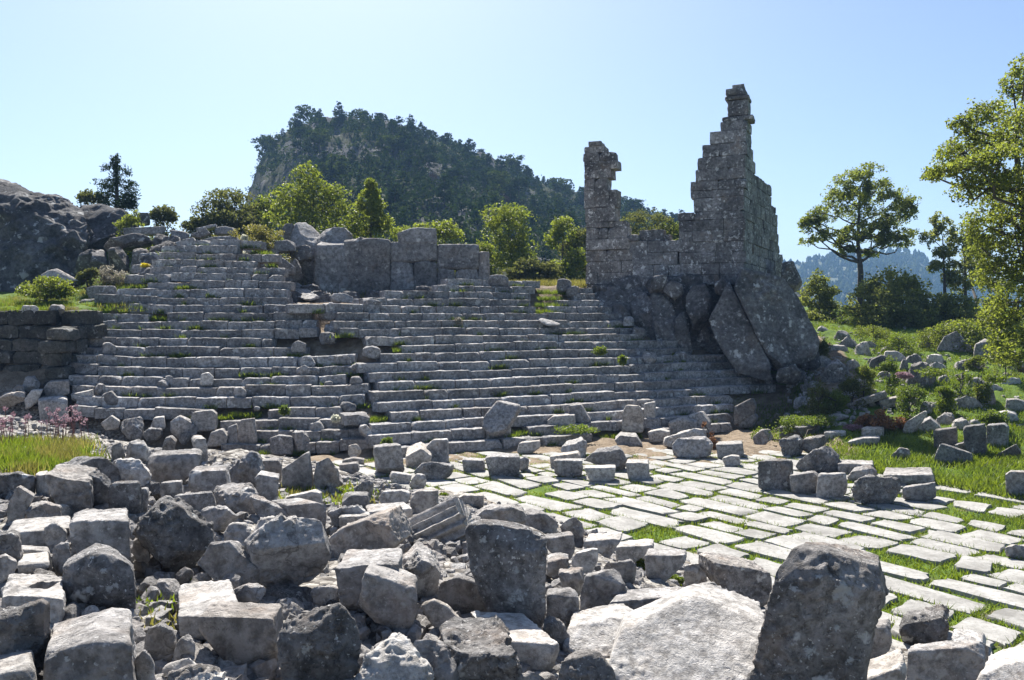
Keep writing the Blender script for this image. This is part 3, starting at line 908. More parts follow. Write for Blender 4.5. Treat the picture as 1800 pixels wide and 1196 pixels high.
s('R', 'r', 'block', [247,1127,255,1108,280,1100,305,1108,308,1133,290,1146,255,1144], (4,-6), "layered stone in the gap right of the big squat block")
s('R', 'r', 'block', [303,1150,312,1122,330,1116,342,1137,340,1152,320,1160], (4,-5), "small upright stone below the dressed slab")
s('R', 'r', 'pale', [280,1176,300,1158,322,1144,345,1168,352,1190,300,1196], (5,-5), "pale ridged stone near the bottom edge on the left", lean=.9)
s('O', 'x', 'dark', [288,1196,310,1176,340,1168,380,1178,402,1204,402,1232,288,1232], (8,-5), "rough dark stone cut by the bottom edge, below the pale ridged stone", lean=.9)
s('R', 'r', 'pale', [432,1198,455,1183,480,1185,494,1204,492,1228,433,1228], (4,-5), "small light stone at the bottom edge, left of the round dark boulder", lean=.5)
s('R', 'r', 'block', [230,1160,250,1142,268,1160,270,1192,245,1205,232,1190], (4,-5), "crumbly stone wedged beside the big squat block")
s('R', 'r', 'block', [545,1040,570,1028,594,1036,596,1052,570,1060,548,1054], (5,-5), "light stone in the shade of the wedge boulder")
s('R', 'r', 'block', [400,1040,430,1030,460,1036,462,1050,430,1062,402,1056], (8,-8), "flat pale stone at the lower tip of the gable block")
# --- left, further up
s('B', 'b', 'block', [79,837,105,855,158,848,158,884,112,895,88,876], (22,-26), "large cube like block with a bright slanted top at the left")
s('B', 'r', 'block', [153,842,165,830,180,830,197,852,185,878,160,886,156,862], (6,-6), "pointed block leaning on the large bright topped cube")
lichen(s('B', 'b', 'dark', [187,857,195,850,240,848,245,888,225,896,188,894], (10,-5), "square block patterned with lichen spots, right of the bright topped cube"), [(232,870,8), (225,878,4), (205,858,6), (245,862,5)])
s('R', 'x', 'block', [241,860,255,859,262,872,258,888,243,894], (4,-4), "lichen covered stone stuck to the right of the spotted square block")
s('B', 'b', 'block', [8,898,28,858,35,855,60,871,50,889,35,904,12,910], (5,-4), "slanting block by the dark leafy plant at the left edge")
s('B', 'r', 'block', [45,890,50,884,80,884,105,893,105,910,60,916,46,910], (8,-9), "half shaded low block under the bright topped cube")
s('B', 'b', 'pale', [60,848,62,836,80,834,88,864,62,866], (4,-8), "small pale block tucked behind the bright topped cube")
s('B', 'r', 'dark', [-22,838,30,832,60,840,60,862,-22,866], (5,-5), "dark low block at the left edge below the grass")
s('R', 'r', 'pale', [70,952,80,928,92,916,110,928,118,943,105,960,75,963], (4,-4), "pale pyramid stone left of the upright square block")
s('B', 'r', 'dark', [-18,944,20,936,30,944,37,980,10,992,-18,988], (5,-8), "dark rounded block cut by the left edge, above the socketed block")
s('B', 'r', 'block', [-18,984,10,975,25,980,32,1004,-18,1018], (4,-6), "brownish block at the left edge, touching the socketed block")
s('O', 'x', 'block', [80,980,95,960,123,952,125,980,110,996,85,994], (4,-4), "craggy little boulder in front of the pale pyramid stone")
s('S', 's', 'pale', [8,938,60,934,122,929,122,944,60,956,12,954], (5,-24), "broad sunlit flat slab left of the upright square block")
s('S', 's', 'pale', [33,966,86,969,90,978,36,974], (0,-9), "narrow pale moulded slab lying flat near the left edge")
s('S', 's', 'pale', [30,994,86,989,88,998,32,1003], (0,-21), "thin flat slab just behind the socketed block")
s('R', 'r', 'block', [229,972,232,948,245,945,258,955,262,973,245,981], (4,-4), "reddish stone between the square block and the large rough boulder")
s('B', 'b', 'block', [257,806,262,803,345,798,352,803,345,833,310,841,260,848], (8,-11), "long flat topped block resting on the heap at left centre")
s('B', 'b', 'block', [331,829,395,827,400,865,350,870,331,863], (8,-11), "square block below the right end of the long flat topped block")
s('B', 'r', 'block', [372,866,440,866,455,879,440,897,390,894,372,884], (5,-17), "low block with a sunlit top, right of the stacked square block")
s('B', 'b', 'block', [281,850,318,847,320,868,300,874,282,872], (4,-5), "shaded block under the long flat topped block")
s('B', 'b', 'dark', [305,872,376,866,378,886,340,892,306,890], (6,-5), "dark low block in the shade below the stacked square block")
s('B', 'r', 'block', [398,827,435,797,445,800,460,827,455,842,440,852,405,847], (8,-5), "roof shaped block with a pale right slope at left centre")
s('B', 'c', 'block', [447,842,455,834,490,841,485,873,480,884,455,882], (4,-9), "leaning block with vertical flutes on its side")
s('B', 'b', 'block', [455,810,488,809,495,817,493,838,470,846,458,833], (3,-5), "plain block behind the leaning fluted block")
s('B', 's', 'block', [494,852,496,824,541,794,547,847,520,854], (6,-4), "triangular block with a sharp tip, in front of the lowest seats")
s('B', 'r', 'block', [546,811,555,804,580,804,587,822,602,853,580,860,550,854], (4,-4), "split block standing right of the triangular one")
s('B', 'b', 'block', [659,787,705,782,712,830,690,835,665,833,658,802], (-6,-6), "nearly square upright block where paving meets the lowest seats")
s('B', 'b', 'pale', [712,803,740,789,760,802,755,818,715,822], (0,-14), "pale broken block between the two upright blocks by the seats")
s('B', 'b', 'block', [748,787,760,774,786,773,788,815,755,815], (3,-4), "second upright block with a notched left shoulder by the seats")
s('B', 'r', 'dark', [727,831,738,814,760,812,795,820,793,836,770,844,730,837], (5,-4), "dark pitted low block in front of the notched upright block")
s('R', 's', 'pale', [686,842,690,831,725,836,720,850,690,851], (-3,-4), "pale wedge on the paving, below the square upright block")
s('R', 'r', 'pale', [718,852,730,834,745,837,751,850,745,860,725,862], (3,-3), "rounded white stone standing on the paving edge")
s('B', 'b', 'block', [720,871,735,863,770,863,771,889,740,900,722,895], (3,-5), "block with a pale top, just above the fluted column piece")
s('B', 'b', 'pale', [666,873,672,865,705,863,720,868,718,884,690,893,667,884], (4,-4), "low pale block with a green weed at its foot, left of the fluted column")
s('R', 'r', 'dark', [620,862,640,844,655,847,652,864,635,870], (3,-3), "small dark stone left of the paving wedge")
s('B', 'b', 'block', [600,873,612,871,645,871,648,888,620,893,600,888], (5,-8), "small squared block right of the split block")
s('B', 'r', 'block', [578,902,600,894,628,888,645,904,640,922,600,924,582,919], (4,-5), "rounded block behind the tilted balanced block")
s('B', 's', 'pale', [595,909,648,906,650,916,620,929,597,926], (3,-7), "little flat block propped before the rounded one")
s('S', 's', 'pale', [645,901,700,899,725,894,726,909,700,914,660,909], (-10,-13), "smooth pale slab lying behind the tilted balanced block")
s('B', 's', 'block', [505,889,560,884,575,889,573,919,540,919,508,905], (-35,-10), "big flat block with a rough front, beside the grass at left centre")
s('S', 's', 'pale', [500,875,550,864,562,867,563,883,520,884], (6,-5), "tilted thin slab in front of the triangular block")
s('R', 'r', 'block', [432,879,440,873,455,888,480,898,512,902,508,909,470,907,440,899], (5,-5), "jagged rock beneath the leaning fluted block")
s('B', 'r', 'block', [347,900,375,891,398,896,405,908,420,913,405,929,380,924,355,914], (8,-5), "brown block right of the large rough boulder's peak")
s('O', 'x', 'pale', [390,940,405,922,430,921,442,943,425,970,405,960], (6,-5), "pale fractured stone between the large boulders", lean=.7)
s('O', 'x', 'pale', [433,930,450,914,480,908,490,916,470,936,440,940], (8,-5), "pale jagged stone on the back of the wedge boulder", lean=.7)
# --- right of the tall dark slab, along the edge of the paving
s('B', 'b', 'block', [956,948,980,946,1008,941,1011,968,998,982,960,966], (-2,-9), "bright topped block touching the tall dark slab on the right")
s('B', 'r', 'block', [983,928,995,913,1015,908,1025,933,1024,959,1005,962,985,939], (4,-4), "upright rough stone beside the paving, right of the tall dark slab")
s('S', 'r', 'block', [905,909,920,903,955,905,982,921,980,936,950,939,915,924], (0,-9), "flat weathered slab on the paving edge behind the tall dark slab")
s('S', 'r', 'block', [832,909,850,896,900,893,928,900,925,912,870,916,835,916], (3,-9), "hollow edged slab right of the fluted column piece")
s('S', 's', 'pale', [800,878,815,871,850,872,850,884,820,888,802,886], (3,-5), "grey flat stone above the fluted column's right end")
s('B', 'b', 'pale', [1003,989,1012,974,1040,966,1052,966,1050,989,1035,1004,1005,999], (2,-5), "pale cube standing among the stones at the paving edge")
s('B', 'b', 'pale', [1026,953,1065,958,1091,948,1090,956,1070,972,1045,974,1026,966], (5,-15), "low pale block beside a tuft of green leaves, at the paving edge")
s('B', 'b', 'pale', [1080,963,1110,967,1147,958,1148,972,1120,986,1085,984], (5,-13), "low pale block with one angled end, right of the grass tuft")
s('B', 'r', 'block', [1050,1004,1065,989,1110,986,1120,1004,1115,1018,1060,1018], (3,-4), "grey stone half hidden by weeds at the paving edge")
s('B', 'r', 'block', [962,990,990,982,1001,985,1000,1006,985,1011,962,1006], (-3,-15), "weathered block right of the tall dark slab's middle")
s('B', 'r', 'block', [983,1010,1000,1015,1025,1008,1028,1020,1018,1046,995,1046], (-3,-11), "brown block with a pale top, behind the barrel shaped block")
s('B', 'b', 'block', [1028,1014,1080,1004,1088,1009,1103,1045,1100,1071,1060,1079,1022,1071,1017,1050], (2,-8), "barrel shaped block with a flat pale top")
s('B', 'b', 'block', [961,1046,1005,1041,1018,1053,1019,1088,995,1101,960,1099], (-2,-13), "square block in front of the weathered one, at the tall slab's right foot")
s('B', 'b', 'block', [1070,1059,1140,1061,1185,1049,1208,1052,1180,1070,1150,1081,1130,1101,1072,1088], (12,-22), "large flat topped block with a dark front, right of the barrel shaped block")
s('B', 'b', 'block', [1132,976,1160,981,1205,977,1206,989,1165,1016,1135,1006], (5,-13), "block with a notched dark front, behind the green weeds")
s('B', 'r', 'pale', [1200,993,1215,988,1235,985,1250,1014,1240,1031,1205,1028], (3,-3), "buff coloured stone right of the green weeds", lean=.2)
s('B', 'b', 'dark', [1255,989,1355,1007,1360,1055,1340,1061,1300,1067,1257,1016], (-34,-26), "long dark fronted block with a pale top, left of the leaning pillar")
s('R', 'r', 'block', [1218,1034,1228,1026,1255,1025,1268,1038,1265,1050,1220,1050], (3,-4), "small grey stone above the huge pale slab")
s('B', 'r', 'block', [1222,1049,1240,1044,1285,1047,1300,1059,1298,1075,1280,1079,1230,1066], (3,-4), "long low grey stone behind the huge pale slab's peak")
s('S', 's', 'pale', [1290,1090,1320,1079,1352,1074,1352,1094,1310,1098], (8,-6), "pale smooth stone pressed against the leaning pillar's left side")
s('O', 's', 'pale', [1080,1112,1150,1078,1195,1058,1230,1050,1270,1073,1320,1088,1352,1104,1330,1226,1090,1232,1064,1160], (0,-10), "huge pale lichen spotted slab sloping up to a point at the bottom edge", lean=1.9, t=.45, res=2.6)
s('O', 's', 'pale', [990,1135,1000,1104,1060,1089,1095,1084,1125,1104,1112,1145,1060,1156,1010,1146], (0,-8), "pale smooth boulder left of the huge pale slab", lean=1.9, t=.3)
s('O', 'x', 'dark', [965,1176,985,1150,1020,1144,1060,1155,1082,1186,1082,1226,968,1226], (6,-6), "dark craggy boulder at the bottom edge, left of the huge pale slab", lean=.6)
s('O', 's', 'pale', [868,1126,905,1133,940,1150,985,1134,988,1146,970,1162,930,1172,905,1166], (-50,-56), "pale sloping slab running down from the tall dark slab's foot")
s('R', 'r', 'block', [945,1098,960,1083,980,1088,1000,1118,998,1135,975,1131,950,1115], (4,-4), "bluish little stone at the right foot of the tall dark slab")
s('R', 'r', 'block', [905,1190,925,1176,960,1182,967,1206,960,1226,905,1226], (4,-6), "pale chipped stone at the bottom edge, right of the black pitted boulder")
lichen(s('B', 'b', 'dark', [1366,1000,1385,973,1430,976,1510,996,1562,1010,1557,1034,1505,1236,1304,1246], (26,-8), "tall leaning pillar stone with black crust and a white lichen disc, bottom right", t=.36, res=2.4, bulge=.03), [(1478,1042,26), (1482,1058,18), (1470,1100,9), (1425,1150,16), (1500,1165,10), (1440,1010,9), (1395,1030,10)])
s('B', 'b', 'block', [1508,1106,1560,1101,1568,1109,1567,1140,1550,1154,1508,1158], (-3,-20), "grey cut block just right of the leaning pillar")
s('B', 'b', 'pale', [1500,1204,1590,1170,1595,1186,1590,1210,1500,1232], (-5,-36), "pale topped block crossed by the pillar's shadow")
s('O', 'x', 'dark', [1581,1110,1590,1097,1630,1105,1660,1085,1668,1100,1665,1123,1640,1136,1590,1136], (0,-24), "knobbly dark fronted stone with a bright top, right of the pillar")
s('B', 'b', 'block', [1595,1146,1640,1156,1660,1169,1710,1151,1728,1136,1731,1172,1700,1210,1640,1224,1594,1208], (10,-18), "big block with a sunlit sloping top, at the bottom edge right of the pillar")
s('B', 'b', 'pale', [1668,1132,1725,1144,1730,1155,1728,1170,1690,1166], (8,-32), "pale flat block lying behind the big sunlit block")
s('O', 's', 'pale', [1705,1216,1720,1190,1760,1170,1822,1154,1832,1228,1712,1234], (0,-6), "white rock filling the bottom right corner", lean=1.4, t=.4)
s('R', 'r', 'block', [1765,962,1790,958,1815,966,1815,981,1770,978], (3,-5), "grey stone on the paving at the right edge")

# --- stones standing on the paving in front of the seats
s('D', 'c', 'block', [811,808,850,810,852,827,815,829], (3,-5), "small drum lying left of the hexagonal stump")
s('T', 'c', 'dark', [852,806,862,803,914,803,915,820,913,833,895,839,860,837], (2,-8), "hexagonal flat topped stump on the paving")
s('R', 'r', 'block', [912,807,922,803,929,808,928,827,914,828], (2,-3), "small stone hiding behind the hexagonal stump")
s('B', 's', 'pale', [908,793,912,779,948,775,949,788,935,795,912,798], (3,-3), "short pale block against the lowest seat row")
s('D', 'c', 'pale', [966,803,1015,796,1020,803,1018,818,968,823], (3,-5), "half drum in the back of the small group on the paving")
s('D', 'c', 'block', [972,810,1024,810,1023,834,1005,839,975,832], (3,-5), "squared half drum in front of the small group on the paving")
s('O', 'r', 'pale', [983,793,995,778,1020,771,1030,781,1028,803,990,803], (3,-4), "pale rough stone behind the half drums")
s('O', 'r', 'block', [1022,813,1045,793,1080,785,1095,793,1104,813,1095,828,1080,825,1050,815], (6,-5), "grey wedge boulder with a curved right flank, behind the half drums")
s('D', 'c', 'pale', [1026,823,1083,822,1080,842,1060,847,1035,842], (1,-6), "bowl shaped half drum on the paving")
s('D', 'c', 'pale', [1099,814,1140,814,1142,841,1135,844,1105,843], (2,-8), "upright pale stump right of the bowl shaped half drum")
s('B', 'r', 'block', [1180,783,1190,773,1240,770,1252,783,1250,798,1215,806,1185,801], (4,-5), "long rounded block in front of the pile near the tower side seats")
s('D', 'c', 'pale', [1258,782,1305,780,1308,800,1290,806,1262,805], (1,-7), "barrel like drum right of the long rounded block")
s('R', 's', 'pale', [1268,806,1285,801,1300,803,1301,818,1275,820], (2,-3), "little stone at the foot of the barrel like drum")
s('B', 'r', 'pale', [1163,773,1185,765,1220,755,1240,758,1242,778,1170,788], (4,-4), "slanted block in the middle of the pile before the right seats")
s('B', 'b', 'pale', [1174,743,1200,736,1225,743,1224,758,1178,763], (3,-5), "topmost pale block in the pile before the right seats")
s('S', 's', 'pale', [1208,731,1232,725,1248,745,1240,753,1225,748], (5,-4), "pale slab leaning on the pile before the right seats")
s('B', 's', 'pale', [1138,760,1160,756,1177,760,1176,775,1142,778], (3,-4), "short pale block left of the pile before the right seats")
s('S', 's', 'pale', [1080,775,1090,766,1120,768,1130,783,1090,786], (0,-7), "flat pale block beside the bare red earth")
s('S', 's', 'pale', [1093,727,1100,712,1125,714,1131,732,1130,760,1092,758], (3,-2), "upright pale stele standing before the right seats")
s('S', 's', 'pale', [1131,710,1150,706,1152,735,1132,737], (3,-2), "narrow buff slab set upright right of the pale stele")
s('B', 's', 'pale', [961,740,970,732,1010,729,1011,745,995,750,963,749], (3,-3), "chipped pale block lying on the third seat row")
s('S', 's', 'block', [997,714,1020,711,1038,740,1030,745,1000,738], (3,-2), "slab leaning back against the seats, right of the chipped pale block")
s('B', 'b', 'block', [873,705,908,713,910,721,887,762,864,768,844,750,847,736], (10,-4), "big tilted cube perched on the lower seats", lean=.7, t=.5, D=24.2)
s('S', 's', 'block', [1290,715,1322,700,1328,713,1326,728,1290,748], (4,-2), "grey slab leaning at the right end of the lowest seats")
s('B', 'r', 'block', [1293,750,1300,730,1322,724,1331,735,1322,752], (4,-3), "rounded block below the grey leaning slab")
s('R', 'r', 'block', [1322,770,1335,757,1352,756,1358,772,1340,784,1324,782], (3,-4), "stone on the grassy bank left of the dark pair")

# --- group in the middle of the paving, right
s('B', 'b', 'dark', [1332,812,1345,809,1387,812,1388,862,1332,860], (10,-5), "tall dark block at the left end of the stone group on the paving")
s('B', 'b', 'block', [1387,836,1430,831,1438,838,1432,870,1390,866], (5,-5), "second front block of the stone group on the paving")
s('B', 'b', 'pale', [1437,834,1485,833,1490,853,1485,876,1434,875], (2,-4), "third front block, pale and rounded, of the stone group on the paving")
s('O', 'r', 'dark', [1395,820,1410,812,1430,791,1455,787,1472,803,1474,828,1440,831,1400,828], (6,-5), "dark round boulder on top of the stone group on the paving", D=20.6)
s('B', 'x', 'dark', [1495,873,1508,839,1582,841,1586,878,1560,888,1500,883], (2,-3), "coarse textured block at the front of the stone group on the paving")
s('B', 'r', 'block', [1490,839,1500,824,1525,819,1540,829,1538,841,1495,845], (3,-4), "rounded pale stone behind the coarse textured block")
s('S', 's', 'block', [1472,815,1535,817,1537,829,1475,833], (3,-8), "flat block behind the dark round boulder")
s('S', 's', 'block', [1551,835,1640,835,1644,845,1620,853,1555,848], (3,-14), "broad flat slab at the right of the stone group on the paving")
s('R', 'r', 'pale', [1592,848,1605,831,1620,826,1640,846,1630,851], (3,-3), "pale wedge lying on the broad flat slab", D=19.6)
s('B', 'b', 'block', [1585,858,1644,849,1646,874,1615,882,1588,876], (2,-4), "right hand front block of the stone group on the paving")
s('B', 's', 'block', [1766,835,1775,829,1815,831,1815,875,1770,871], (3,-4), "pale grey block on the paving at the right edge")
# --- group on the grass
s('B', 's', 'dark', [1640,757,1681,752,1682,783,1642,790], (3,-4), "dark upright block, left of the group on the grass")
s('B', 's', 'dark', [1640,808,1652,779,1708,798,1710,808,1690,816], (3,-2), "dark slanting block in front of the group on the grass")
s('B', 's', 'dark', [1692,751,1730,746,1734,798,1710,803,1694,783], (3,-4), "tallest dark block of the group on the grass")
s('B', 's', 'dark', [1733,748,1765,746,1773,753,1771,783,1735,785], (3,-4), "dark block at the right of the group on the grass")
s('B', 's', 'block', [1677,783,1700,776,1715,781,1714,795,1690,798], (3,-4), "low block with a light top between the dark blocks on the grass")
s('B', 's', 'dark', [1748,801,1785,781,1795,798,1775,806], (3,-2), "dark triangular stone on the grass near the right edge")
s('R', 'r', 'dark', [1562,806,1580,788,1595,791,1600,803,1575,809], (3,-3), "lone dark stone on the bright grass")
s('S', 's', 'pale', [1586,758,1590,743,1625,722,1629,726,1620,743,1600,765], (4,-2), "pale slab tilted up on one edge beside the dry brown bush")
s('S', 's', 'pale', [1488,778,1515,771,1546,770,1546,780,1500,784], (3,-5), "white flat stone on the grass edge")
s('B', 's', 'block', [1368,751,1440,750,1441,766,1370,770], (3,-4), "long kerb like block below the grass bank")
s('B', 's', 'pale', [1448,760,1487,759,1488,771,1449,772], (3,-4), "short kerb like block right of the long one")
s('B', 's', 'pale', [1514,753,1552,752,1553,768,1515,769], (3,-4), "pale kerb like block in front of the dry brown bush")
s('B', 's', 'block', [1486,712,1555,688,1558,700,1500,718], (4,-4), "long beam of stone slanting up to the right above the dry brown bush")
s('B', 's', 'block', [1545,704,1587,697,1589,712,1548,718], (4,-4), "shorter beam beside the long slanting one")
s('S', 's', 'pale', [1443,735,1470,729,1496,734,1470,740], (3,-5), "flat white slab lying on the grass bank")
s('B', 'r', 'dark', [1369,775,1400,768,1412,778,1408,803,1375,798], (4,-5), "left one of the dark pair by the pink flowers")
s('B', 'r', 'dark', [1410,773,1448,768,1450,783,1420,803,1408,798], (4,-5), "right one of the dark pair, with a slanted face")

# --- left, before the left seats
s('B', 's', 'block', [66,703,110,700,118,703,118,738,70,741], (3,-7), "smooth grey square block standing behind the pink flowers")
s('B', 's', 'block', [77,683,85,671,120,670,122,693,80,703], (3,-4), "block stacked above the smooth grey square one")
s('B', 's', 'pale', [124,693,164,685,165,703,126,705], (2,-6), "pale short block at the left end of the low seat rows")
s('B', 'r', 'block', [-12,713,10,693,43,691,42,708,5,718], (3,-4), "tilted block at the left edge near the old wall")
s('S', 's', 'pale', [42,703,55,686,76,685,65,708,45,718], (3,-3), "pale tilted slab left of the smooth grey square block")
s('O', 'r', 'block', [38,681,45,663,60,663,70,678,60,688], (3,-3), "rounded boulder at the foot of the old wall")
s('R', 'r', 'block', [20,690,30,676,42,680,44,692,28,696], (2,-2), "small boulder left of the rounded one by the old wall")
s('R', 'r', 'pale', [177,702,182,692,198,691,203,699,198,704,180,705], (2,-2), "white oval stone resting on a seat")
s('R', 'r', 'block', [167,690,172,676,184,676,187,690,176,694], (2,-2), "squat stone above the white oval one")
s('O', 'r', 'dark', [210,753,215,739,245,737,252,748,250,768,225,773], (3,-4), "dark boulder in front of the pale seat row on the left")
s('S', 's', 'pale', [176,745,195,731,210,741,208,751,185,753], (3,-3), "white tent shaped slab right of the pink flowers")
s('O', 'r', 'dark', [252,763,262,753,283,755,285,773,258,778], (3,-3), "black stone between the dark boulder and the speckled one")
s('R', 's', 'pale', [262,756,270,735,288,733,290,753], (2,-3), "upright pale stone behind the black stone")
s('O', 'r', 'block', [298,743,315,731,335,741,345,758,342,773,315,771,300,758], (4,-4), "speckled boulder below the left seats")
s('B', 's', 'pale', [333,738,340,725,372,721,380,728,380,755,345,758], (4,-3), "pale squared block on the second seat row from below, at left")
s('R', 'b', 'dark', [284,788,290,771,300,768,310,778,300,795], (3,-4), "dark little cube right of the rounded pale stone")
s('R', 'r', 'dark', [309,774,318,762,332,760,336,774,322,782], (3,-2), "dark stone right of the little cube")
s('O', 'r', 'pale', [219,788,225,778,250,775,262,798,240,806,222,803], (3,-4), "rounded pale stone above the long flat topped block")
s('R', 'r', 'block', [193,803,198,782,212,778,218,800,205,806], (3,-4), "grey stone left of the rounded pale one")
s('O', 'r', 'dark', [86,832,120,811,165,805,195,804,210,824,212,846,150,846,90,844], (4,-6), "wide dark rock behind the large bright topped cube")
s('O', 'x', 'pale', [195,819,205,807,245,811,262,834,255,854,220,849], (4,-6), "cracked pale rock left of the long flat topped block")
s('B', 's', 'pale', [340,778,345,771,362,771,365,788,365,808,350,804], (-6,-8), "pale angular block behind the long flat topped block")
s('S', 's', 'block', [413,780,422,738,447,735,452,779], (3,-2), "upright broken slab on the lowest seats at left")
s('S', 's', 'block', [398,778,400,751,415,745,420,779], (3,-2), "narrow slab left of the upright broken one")
s('B', 's', 'pale', [362,785,370,761,390,755,400,768,398,781], (3,-4), "leaning pale block left of the narrow slab")
s('B', 'b', 'dark', [473,771,490,766,514,768,516,798,475,798], (3,-3), "lichen blotched block on the lowest seats, left of the break")
s('B', 'r', 'block', [512,761,532,760,543,778,540,788,520,796,515,783], (4,-4), "tilted stone right of the lichen blotched block")
s('R', 'r', 'pale', [610,796,613,783,625,780,635,790,634,803,620,808], (2,-2), "round white stone on the lowest seat row")
s('B', 's', 'block', [595,818,628,814,632,828,600,834], (3,-4), "low block on the ground below the round white stone")
s('R', 's', 'block', [600,810,620,805,640,808,638,816,602,817], (3,-3), "thin stone lying between low block and round white stone")
# --- heap at the top of the left seats
s('B', 's', 'seat', [216,400,290,398,290,411,217,413], (2,-3), "long dark beam at the top of the left heap", D=37.5, t=.7)
s('B', 's', 'seat', [297,403,325,407,333,411,330,421,305,421], (2,-3), "bright topped block right of the long dark beam", D=36.8, t=.9, lean=.6)
s('B', 's', 'seat', [278,436,322,421,340,417,346,432,326,448,292,450], (6,-3), "pale slanting block in the middle of the top heap", D=34.8, t=.9)
s('B', 'r', 'rock', [265,425,275,409,307,419,285,435], (3,-3), "bluish block left in the top heap", D=35.5, t=.8)
s('B', 's', 'seat', [335,413,360,399,370,411,350,418], (3,-3), "dark block tipped against its neighbour in the top heap", D=36.2, t=.7)
s('S', 's', 'seat', [343,401,380,393,380,399,345,406], (3,-2), "thin slab sticking out over the top heap", D=36.8, t=.7)
s('B', 's', 'seat', [347,423,382,415,386,429,350,435], (3,-3), "squared block at the right of the top heap", D=35.5, t=.7)
s('B', 's', 'seat', [326,435,348,433,348,446,328,448], (3,-3), "small upright block at the front of the top heap", D=34.6, t=.5)
s('B', 's', 'seat', [350,435,368,431,372,443,350,445], (3,-3), "flat small block beside the upright one in the top heap", D=34.6, t=.5)
s('S', 's', 'pale', [480,486,511,487,562,523,540,529,500,512], (2,-3), "sunlit slab with sockets, sliding down beside the left seats", D=33, lean=2.2, t=.35)
s('B', 's', 'seat', [457,436,490,439,492,453,460,455], (2,-3), "grey block in the dry scrub above the left seats", D=35, t=.7)
s('B', 's', 'seat', [484,462,496,452,520,470,518,482,500,480], (2,-3), "tilted block against the rock right of the left seats", D=33.6, t=.7)
s('O', 'r', 'rock', [495,475,520,452,528,470,530,490,505,492], (2,-3), "rough boulder under the natural rock right of the left seats", D=34, t=.8)
s('B', 's', 'seat', [150,508,160,503,200,502,206,507,205,520,155,524], (2,-3), "worn block jutting out left of the upper seats", D=30.2, t=.6)
s('B', 'r', 'seat', [132,535,150,522,168,525,170,540,155,546,135,546], (2,-3), "dark block below the worn jutting one", D=29.5, t=.6)
s('S', 's', 'seat', [154,548,180,535,193,537,192,548,170,552], (2,-3), "slanting slab at the left end of the seats", D=29, t=.5, lean=.8)
s('B', 's', 'seat', [132,560,160,552,165,558,164,570,135,572], (2,-3), "short block stepping up at the left end of the seats", D=28.4, t=.5)
s('S', 's', 'seat', [142,583,180,564,205,562,205,578,170,588], (2,-3), "broad tilted slab lying on the left end of the seats", D=28, t=.6, lean=.5)
s('B', 's', 'pale', [36,548,40,537,62,537,68,542,67,554,42,556], (2,-3), "pale block on top of the old wall at left", D=26.9, t=.5)
s('R', 'r', 'block', [80,548,90,536,112,536,114,552,84,555], (2,-3), "round stone on top of the old wall, right of the pale block", D=26.9, t=.5)
s('S', 's', 'pale', [70,484,85,475,100,472,104,482,138,492,110,496,75,492], (2,-3), "pale flat stone behind the green shrub at left", D=31, t=.6, lean=.6)
s('S', 's', 'pale', [945,563,952,559,985,569,983,572,960,571], (0,-3), "thin white slab lying tilted on the upper right seats", D=30.6, t=.6, lean=1.5)
for (x, y, w_, h_, lab) in ((836,500,32,16,"rounded block on the upper edge of the right seats"), (875,503,36,20,"long stone on the upper edge of the right seats"), (905,500,30,16,"low grey stone near the grass above the right seats"),
        (822,492,18,26,"upright stone where the big masonry wall ends"), (990,512,26,22,"dark stone at the head of the right stairs"), (1006,520,22,18,"rough stone below the dark one at the stairs' head"),
        (955,498,20,9,"light small stone in the grass above the right seats"), (977,494,16,9,"tiny pale stone near the tower's left pier"), (1000,500,14,26,"pointed stone leaning by the tower's left pier"),
        (1140,640,26,22,"pale block by the rock at the right ends of the seats"), (1104,575,18,18,"stone fallen at the right end of the upper seats"), (1122,592,22,16,"second stone fallen at the right end of the upper seats"),
        (600,530,40,14,"flat block under the big masonry wall's left foot"), (655,541,30,14,"bright flat block in the grass below the big wall"), (574,562,34,16,"seat stone bridging the top of the break between the banks"), (582,584,30,14,"seat stone stuck halfway down the break, above the loose one"), (545,660,34,14,"low stone in the hollow of the left bank's break"), (575,604,32,20,"seat block knocked loose at the break between the banks"),
        (600,640,36,14,"seat stone lying low in the break, above the magenta flowers"), (652,629,34,20,"seat block left standing at the right of the break")):
    s('B', 'r', 'seat', [x - w_ / 2, y - h_ * .2, x - w_ * .4, y - h_, x + w_ * .3, y - h_ * .95, x + w_ / 2, y - h_ * .7, x + w_ / 2, y, x - w_ * .45, y], (3, -3), lab, t=.5)

